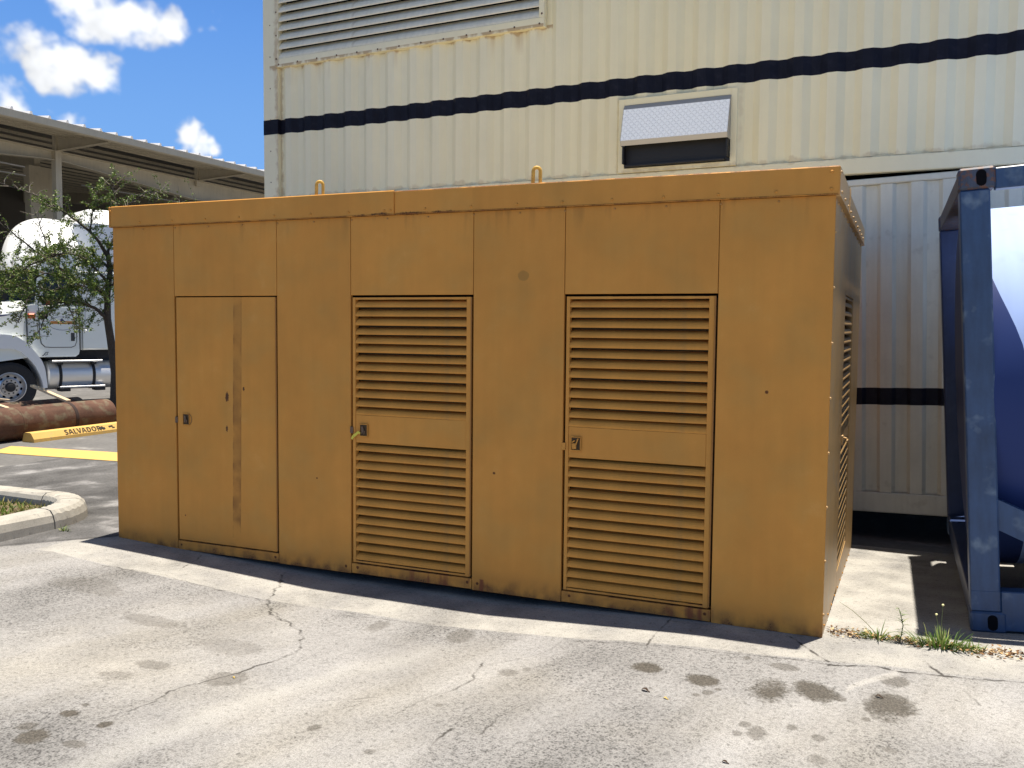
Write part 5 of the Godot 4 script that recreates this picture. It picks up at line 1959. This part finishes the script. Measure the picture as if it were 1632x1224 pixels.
func leaf(m: MB, p: Vector3, d: Vector3, w: float, len: float) -> void:
	var s := d.cross(Vector3(rng.randf_range(-1, 1), rng.randf_range(0.2, 1), rng.randf_range(-1, 1))).normalized() * w
	var up := s.cross(d).normalized() * (w * 0.25)
	var a := m.vert(p, up.normalized(), Vector2.ZERO)
	var n := (up * 3.0 + s * 0.4).normalized()
	m.vert(p + d * len * 0.45 + s + up, n, Vector2.ZERO)
	m.vert(p + d * len, n, Vector2.ZERO)
	m.vert(p + d * len * 0.45 - s + up, (up * 3.0 - s * 0.4).normalized(), Vector2.ZERO)
	# wind both halves to the side that the normals face
	var f := (m.v[a + 1] - m.v[a]).cross(m.v[a + 2] - m.v[a])
	if f.dot(up) > 0.0:
		m.i.append_array([a, a + 2, a + 1, a, a + 3, a + 2])
	else:
		m.i.append_array([a, a + 1, a + 2, a, a + 2, a + 3])

func tree() -> void:
	var t := thing("small_tree", "small tree with thin crown and dark leaning trunk in front of the white truck", "tree", TB)
	rng.seed = 77
	var tr := MB.new()
	var trunk := [tp(0.02, -0.05, 0), tp(0.02, 0.25, 0), tp(0.0, 0.8, 0), tp(0.05, 1.30, 0.02), tp(0.10, 1.70, 0.03), tp(0.09, 2.1, 0.0), tp(0.04, 2.5, -0.05), tp(0.08, 2.80, -0.05)]
	tr.tube(trunk, [0.10, 0.075, 0.066, 0.062, 0.058, 0.048, 0.042, 0.036], 12)
	obj("trunk", tr, M.bark, t)
	# limbs: points (l, h, c), radius at the root, leaf density, twig length
	var limbs := [
		[[[0.08, 2.75, -0.05], [0.33, 3.08, 0.1], [0.65, 3.33, 0.2], [0.95, 3.45, 0.25]], 0.032, 0.8, 0.30],
		[[[0.08, 2.75, -0.05], [-0.05, 3.1, -0.1], [-0.12, 3.45, 0.0], [0.02, 3.85, 0.1]], 0.026, 0.55, 0.34],
		[[[0.04, 2.5, -0.05], [-0.35, 3.0, 0.0], [-0.75, 3.30, 0.1], [-1.35, 3.55, 0.15]], 0.028, 0.16, 0.34],
		[[[-0.35, 3.0, 0.0], [-0.8, 3.5, -0.1], [-1.15, 3.62, -0.1]], 0.016, 0.12, 0.3],
		[[[0.10, 1.70, 0.03], [0.35, 1.90, 0.15], [0.75, 1.98, 0.35], [1.2, 2.05, 0.5]], 0.038, 1.0, 0.34],
		[[[0.09, 2.1, 0.0], [0.5, 2.3, -0.15], [1.0, 2.42, -0.3], [1.5, 2.45, -0.4]], 0.032, 1.3, 0.36],
		[[[0.5, 2.3, -0.15], [0.95, 2.62, 0.1], [1.35, 2.95, 0.2], [1.75, 3.28, 0.25]], 0.024, 0.35, 0.22],
		[[[0.09, 2.3, 0.0], [0.4, 2.6, 0.3], [0.7, 2.7, 0.5], [1.1, 2.62, 0.6]], 0.026, 1.3, 0.32],
		[[[0.04, 2.5, -0.05], [0.3, 2.75, -0.3], [0.6, 2.85, -0.5], [0.95, 2.8, -0.6]], 0.024, 1.1, 0.32],
		[[[0.7, 2.7, 0.5], [1.1, 2.55, 0.45], [1.5, 2.25, 0.5], [1.75, 1.95, 0.5]], 0.018, 1.0, 0.30],
		[[[0.75, 1.98, 0.35], [0.95, 1.80, 0.6], [1.05, 1.55, 0.7], [1.15, 1.40, 0.72]], 0.014, 0.55, 0.22],
		[[[0.75, 1.98, 0.35], [0.62, 1.78, 0.6], [0.60, 1.55, 0.7]], 0.012, 0.6, 0.20],
		[[[1.2, 2.05, 0.5], [1.3, 1.80, 0.6], [1.36, 1.62, 0.6]], 0.012, 0.55, 0.20],
		[[[1.0, 2.42, -0.3], [1.4, 2.2, -0.2], [1.85, 2.1, -0.1]], 0.018, 1.2, 0.32],
		[[[0.09, 2.2, 0.0], [-0.25, 2.5, 0.2], [-0.5, 2.6, 0.3]], 0.02, 0.9, 0.35],
		[[[0.33, 3.08, 0.1], [0.28, 3.45, 0.2], [0.20, 3.75, 0.25]], 0.016, 0.8, 0.26],
		[[[0.95, 2.62, 0.1], [1.0, 3.0, 0.0], [1.1, 3.35, 0.0]], 0.012, 0.1, 0.2],
		[[[0.65, 3.33, 0.2], [1.1, 3.6, 0.2], [1.65, 3.78, 0.2]], 0.014, 0.14, 0.2],
		[[[0.5, 2.3, -0.15], [0.9, 2.15, -0.1], [1.35, 2.3, 0.1], [1.8, 2.55, 0.2]], 0.018, 1.2, 0.30],
		[[[0.09, 2.3, 0.0], [0.2, 2.15, 0.25], [0.45, 2.2, 0.45], [0.7, 2.35, 0.5]], 0.016, 1.2, 0.28],
		[[[-0.12, 3.45, 0.0], [-0.5, 3.75, 0.1], [-0.75, 3.8, 0.1]], 0.010, 0.35, 0.2]]
	var br := MB.new()
	var tw := MB.new()
	var lv := MB.new()
	lv.use_col = true
	for L in limbs:
		var pts := []
		var rad := []
		var raw: Array = L[0]
		for k in raw.size() - 1:
			for s in 5:
				var u := s / 5.0
				var q0: Vector3 = tp(raw[maxi(k - 1, 0)][0], raw[maxi(k - 1, 0)][1], raw[maxi(k - 1, 0)][2])
				var q1: Vector3 = tp(raw[k][0], raw[k][1], raw[k][2])
				var q2: Vector3 = tp(raw[k + 1][0], raw[k + 1][1], raw[k + 1][2])
				var k3 := mini(k + 2, raw.size() - 1)
				var q3: Vector3 = tp(raw[k3][0], raw[k3][1], raw[k3][2])
				pts.append(q1.cubic_interpolate(q2, q0, q3, u) + Vector3(rng.randf_range(-1, 1), rng.randf_range(-1, 1), rng.randf_range(-1, 1)) * 0.012)
		var e: Array = raw[raw.size() - 1]
		pts.append(tp(e[0], e[1], e[2]))
		for k in pts.size():
			rad.append(lerpf(L[1], 0.005, pow(float(k) / (pts.size() - 1), 0.8)))
		br.tube(pts, rad, 7)
		var dens: float = L[2]
		for k in range(2, pts.size()):
			var d: Vector3 = (pts[k] - pts[k - 1]).normalized()
			var n := 2 + rng.randi() % 3
			for q in n:
				var r := Vector3(rng.randf_range(-1, 1), rng.randf_range(-0.8, 0.9), rng.randf_range(-1, 1)).normalized()
				var dir: Vector3 = (d * 0.6 + r).normalized()
				var len: float = L[3] * rng.randf_range(0.5, 1.3) * (1.25 if k == pts.size() - 1 else 1.0)
				var o: Vector3 = pts[k - 1].lerp(pts[k], rng.randf())
				var p1 := o + dir * len * 0.5 + Vector3(0, 0.02, 0)
				var dir2: Vector3 = (dir + Vector3(rng.randf_range(-1, 1), rng.randf_range(-1.0, 0.5), rng.randf_range(-1, 1)) * 0.5).normalized()
				var p2: Vector3 = p1 + dir2 * len * 0.5
				tw.tube([o, p1, p2], [0.006, 0.004, 0.0022], 4, false)
				var shade: float = rng.randf_range(0.7, 1.25)
				var leaves := int(len / 0.0060 * dens * rng.randf_range(0.5, 1.4))
				for s in leaves:
					var u: float = 0.15 + 0.85 * pow(rng.randf(), 0.7)
					var at: Vector3 = o.lerp(p1, u * 2.0) if u < 0.5 else p1.lerp(p2, u * 2.0 - 1.0)
					at += Vector3(rng.randf_range(-1, 1), rng.randf_range(-1, 1), rng.randf_range(-1, 1)) * 0.028
					var ld: Vector3 = (dir2 * 0.5 + Vector3(rng.randf_range(-1, 1), rng.randf_range(-0.9, 0.6), rng.randf_range(-1, 1))).normalized()
					var c := Color(0.095, 0.155, 0.032).lerp(Color(0.23, 0.28, 0.075), rng.randf() * rng.randf())
					if rng.randf() < 0.10:
						c = Color(0.20, 0.20, 0.05)
					lv.col = c * shade
					leaf(lv, at, ld, rng.randf_range(0.009, 0.0135), rng.randf_range(0.026, 0.044))
	obj("branches", br, M.bark, t)
	var twn := obj("twigs", tw, M.twig, t)
	twn.set_meta("kind", "stuff")
	var f := obj("foliage", lv, M.leaf, t)
	f.set_meta("kind", "stuff")

# ---------------------------------------------------------------- weeds in the joint beside the housing
func blade(m: MB, p: Vector3, dir: Vector3, len: float, w: float, droop: float) -> void:
	var s := dir.cross(Vector3.UP)
	if s.length() < 0.05:
		s = Vector3(1, 0, 0)
	s = s.normalized().rotated(Vector3.UP, rng.randf_range(-0.6, 0.6)) * w
	var prev := p
	var d := dir.normalized()
	var n := 5
	for k in n:
		var q: Vector3 = prev + d * len / n
		d = (d + Vector3(d.x, -1.0, d.z) * droop / n).normalized()
		var w0: float = 1.0 - pow(float(k) / n, 2.0)
		var w1: float = 1.0 - pow(float(k + 1) / n, 2.0)
		m.quad(prev - s * w0, prev + s * w0, q + s * w1, q - s * w1)
		prev = q

func weed(at: Vector3, label: String, kind: int) -> void:
	var t := thing("weed", label, "weed", at, "weeds in the pavement joint")
	var m := MB.new()
	m.use_col = true
	var greens := [Color(0.09, 0.16, 0.03), Color(0.14, 0.22, 0.05), Color(0.06, 0.11, 0.02), Color(0.22, 0.24, 0.08)]
	if kind == 1:
		# upright stem with narrow leaves all round
		var st := MB.new()
		st.tube([at, at + Vector3(0.012, 0.09, 0), at + Vector3(-0.012, 0.185, 0.01)], [0.003, 0.0025, 0.001], 5)
		obj("stem", st, mat(0.6, 0.0, Color(0.12, 0.16, 0.05)), t)
		for k in 46:
			var u := rng.randf()
			var p := at + Vector3(0.012 * sin(u * 3.0) - 0.014 * u * u, 0.185 * u, 0.01 * u)
			var an := rng.randf() * TAU
			m.col = greens[rng.randi() % 4] * rng.randf_range(0.8, 1.2)
			blade(m, p, Vector3(cos(an), rng.randf_range(0.3, 1.1), sin(an)), rng.randf_range(0.03, 0.07) * (1.1 - 0.4 * u), 0.0028, 0.9)
	else:
		var spread: float = [0.06, 0, 0.13, 0.04][kind]
		var n: int = [60, 0, 260, 26][kind]
		for k in n:
			var an := rng.randf() * TAU
			var rr := rng.randf() * spread
			m.col = greens[rng.randi() % 4] * rng.randf_range(0.8, 1.25)
			blade(m, at + Vector3(cos(an) * rr * 1.4, 0, sin(an) * rr * 0.6), Vector3(cos(an) * rng.randf_range(0.1, 1.5), 1.0, sin(an) * rng.randf_range(0.1, 0.6)), rng.randf_range(0.03, 0.115 if kind != 3 else 0.07), rng.randf_range(0.002, 0.0045), rng.randf_range(0.3, 1.4))
	obj("leaf_blades", m, M.grass, t)
	if kind == 0:
		var s := MB.new()
		s.tube([at + Vector3(0.0, 0.02, 0), at + Vector3(-0.06, 0.085, 0.01), at + Vector3(-0.13, 0.145, 0.02), at + Vector3(-0.20, 0.185, 0.02)], [0.0018, 0.0016, 0.0014, 0.0008], 5)
		obj("seed_stalk", s, mat(0.6, 0.0, Color(0.16, 0.17, 0.05)), t)
	if kind == 2:
		for e in [[0.0, 0.215, -0.015], [-0.03, 0.165, 0.0]]:
			var s := MB.new()
			s.tube([at + Vector3(0.0, 0.02, 0), at + Vector3(e[0] * 0.5 - 0.004, e[1] * 0.6, e[2] * 0.5), at + Vector3(e[0], e[1], e[2])], [0.0018, 0.0015, 0.0012], 5)
			var fs := obj("flower_stalk", s, mat(0.6, 0.0, Color(0.14, 0.17, 0.05)), t)
			var b := MB.new()
			b.ball(at + Vector3(e[0], e[1] + 0.004, e[2]), Vector3(0.0065, 0.006, 0.0065), 5, 8)
			obj("flower_head", b, M.flower, fs)

func weeds() -> void:
	rng.seed = 31
	weed(Vector3(0.275, gy(0.275, -0.11), -0.11), "thin grass weed with one long slanting seed stalk, next to the yellow housing corner", 0)
	weed(Vector3(0.385, gy(0.385, -0.12), -0.12), "upright feathery weed between two grass tufts in the pavement joint", 1)
	weed(Vector3(0.585, gy(0.585, -0.13), -0.13), "broad grass clump with two small pale flower heads near the blue frame", 2)
	weed(Vector3(0.74, gy(0.74, -0.15), -0.15), "small grass tuft at the foot of the blue frame", 3)
	weed(Vector3(-5.60, gy(-5.60, 0.02), 0.02), "tiny green tuft growing at the foot of the kerb", 3)
	# dry leaves and dirt gathered along the joint
	var m := MB.new()
	m.use_col = true
	var cs := [Color(0.28, 0.17, 0.08), Color(0.18, 0.10, 0.05), Color(0.40, 0.27, 0.13), Color(0.12, 0.07, 0.04), Color(0.50, 0.38, 0.22)]
	for k in 620:
		var u := rng.randf()
		var x: float = lerpf(0.03, 1.02, u)
		var thick: float = 0.045 if x < 0.22 or x > 0.62 else 0.028
		var z: float = lerpf(-0.15, -0.115, u) + rng.randfn() * thick + (0.02 if x < 0.2 else 0.0)
		m.col = cs[rng.randi() % 5] * rng.randf_range(0.7, 1.3)
		var an := rng.randf() * TAU
		leaf(m, Vector3(x, gy(x, z) + rng.randf_range(0.003, 0.016), z), Vector3(cos(an), rng.randf_range(-0.15, 0.45), sin(an)).normalized(), rng.randf_range(0.003, 0.008), rng.randf_range(0.012, 0.034))
	var o := obj("leaf_litter", m, M.dead)
	tag(o, "line of dry brown leaves and grit along the pavement joint", "leaf litter")
	o.set_meta("kind", "stuff")

# ---------------------------------------------------------------- loose leaves on the pavement
func small_things() -> void:
	rng.seed = 12
	var spots := [[-0.70, 1.075, 0.035, "curled dark dry leaf lying alone on the pale asphalt before the left louvred door", 0], [0.285, 0.71, 0.028, "small dark leaf lying by the large oil mark on the asphalt", 0], [-0.235, 1.62, 0.022, "small dark leaf crumb at the bottom of the asphalt", 0], [-0.585, 1.13, 0.02, "tiny yellow leaf scrap next to the curled dark leaf", 4], [-2.53, 1.69, 0.016, "tiny yellow scrap lying in the long crack", 4]]
	var cs := [Color(0.06, 0.04, 0.03), Color(0, 0, 0), Color(0, 0, 0), Color(0, 0, 0), Color(0.55, 0.40, 0.12)]
	for s in spots:
		var m := MB.new()
		m.use_col = true
		m.col = cs[s[4]]
		var y: float = gy(s[0], s[1]) + 0.003
		var L: float = s[2]
		var d := Vector3(0.9, 0, 0.35).normalized()
		var w := Vector3(-0.35, 0, 0.9).normalized() * L * 0.32
		var pr := [[0.0, 0.15, 0.0], [0.3, 0.9, 0.010], [0.65, 0.8, 0.013], [1.0, 0.35, 0.006], [1.35, 0.08, 0.002]]
		for k in pr.size() - 1:
			var a: Array = pr[k]
			var b: Array = pr[k + 1]
			var p: Vector3 = Vector3(s[0], y, s[1]) + d * L * a[0] + Vector3(0, a[2] * L / 0.03, 0)
			var q: Vector3 = Vector3(s[0], y, s[1]) + d * L * b[0] + Vector3(0, b[2] * L / 0.03, 0)
			m.quad(p, p + w * a[1] - Vector3(0, 0.004, 0), q + w * b[1] - Vector3(0, 0.004, 0), q, Vector3.UP)
			m.quad(p, p - w * a[1] - Vector3(0, 0.003, 0), q - w * b[1] - Vector3(0, 0.003, 0), q, Vector3.UP)
		single("dry_leaf", m, M.dead, Vector3(s[0], y, s[1]), s[3], "leaf")
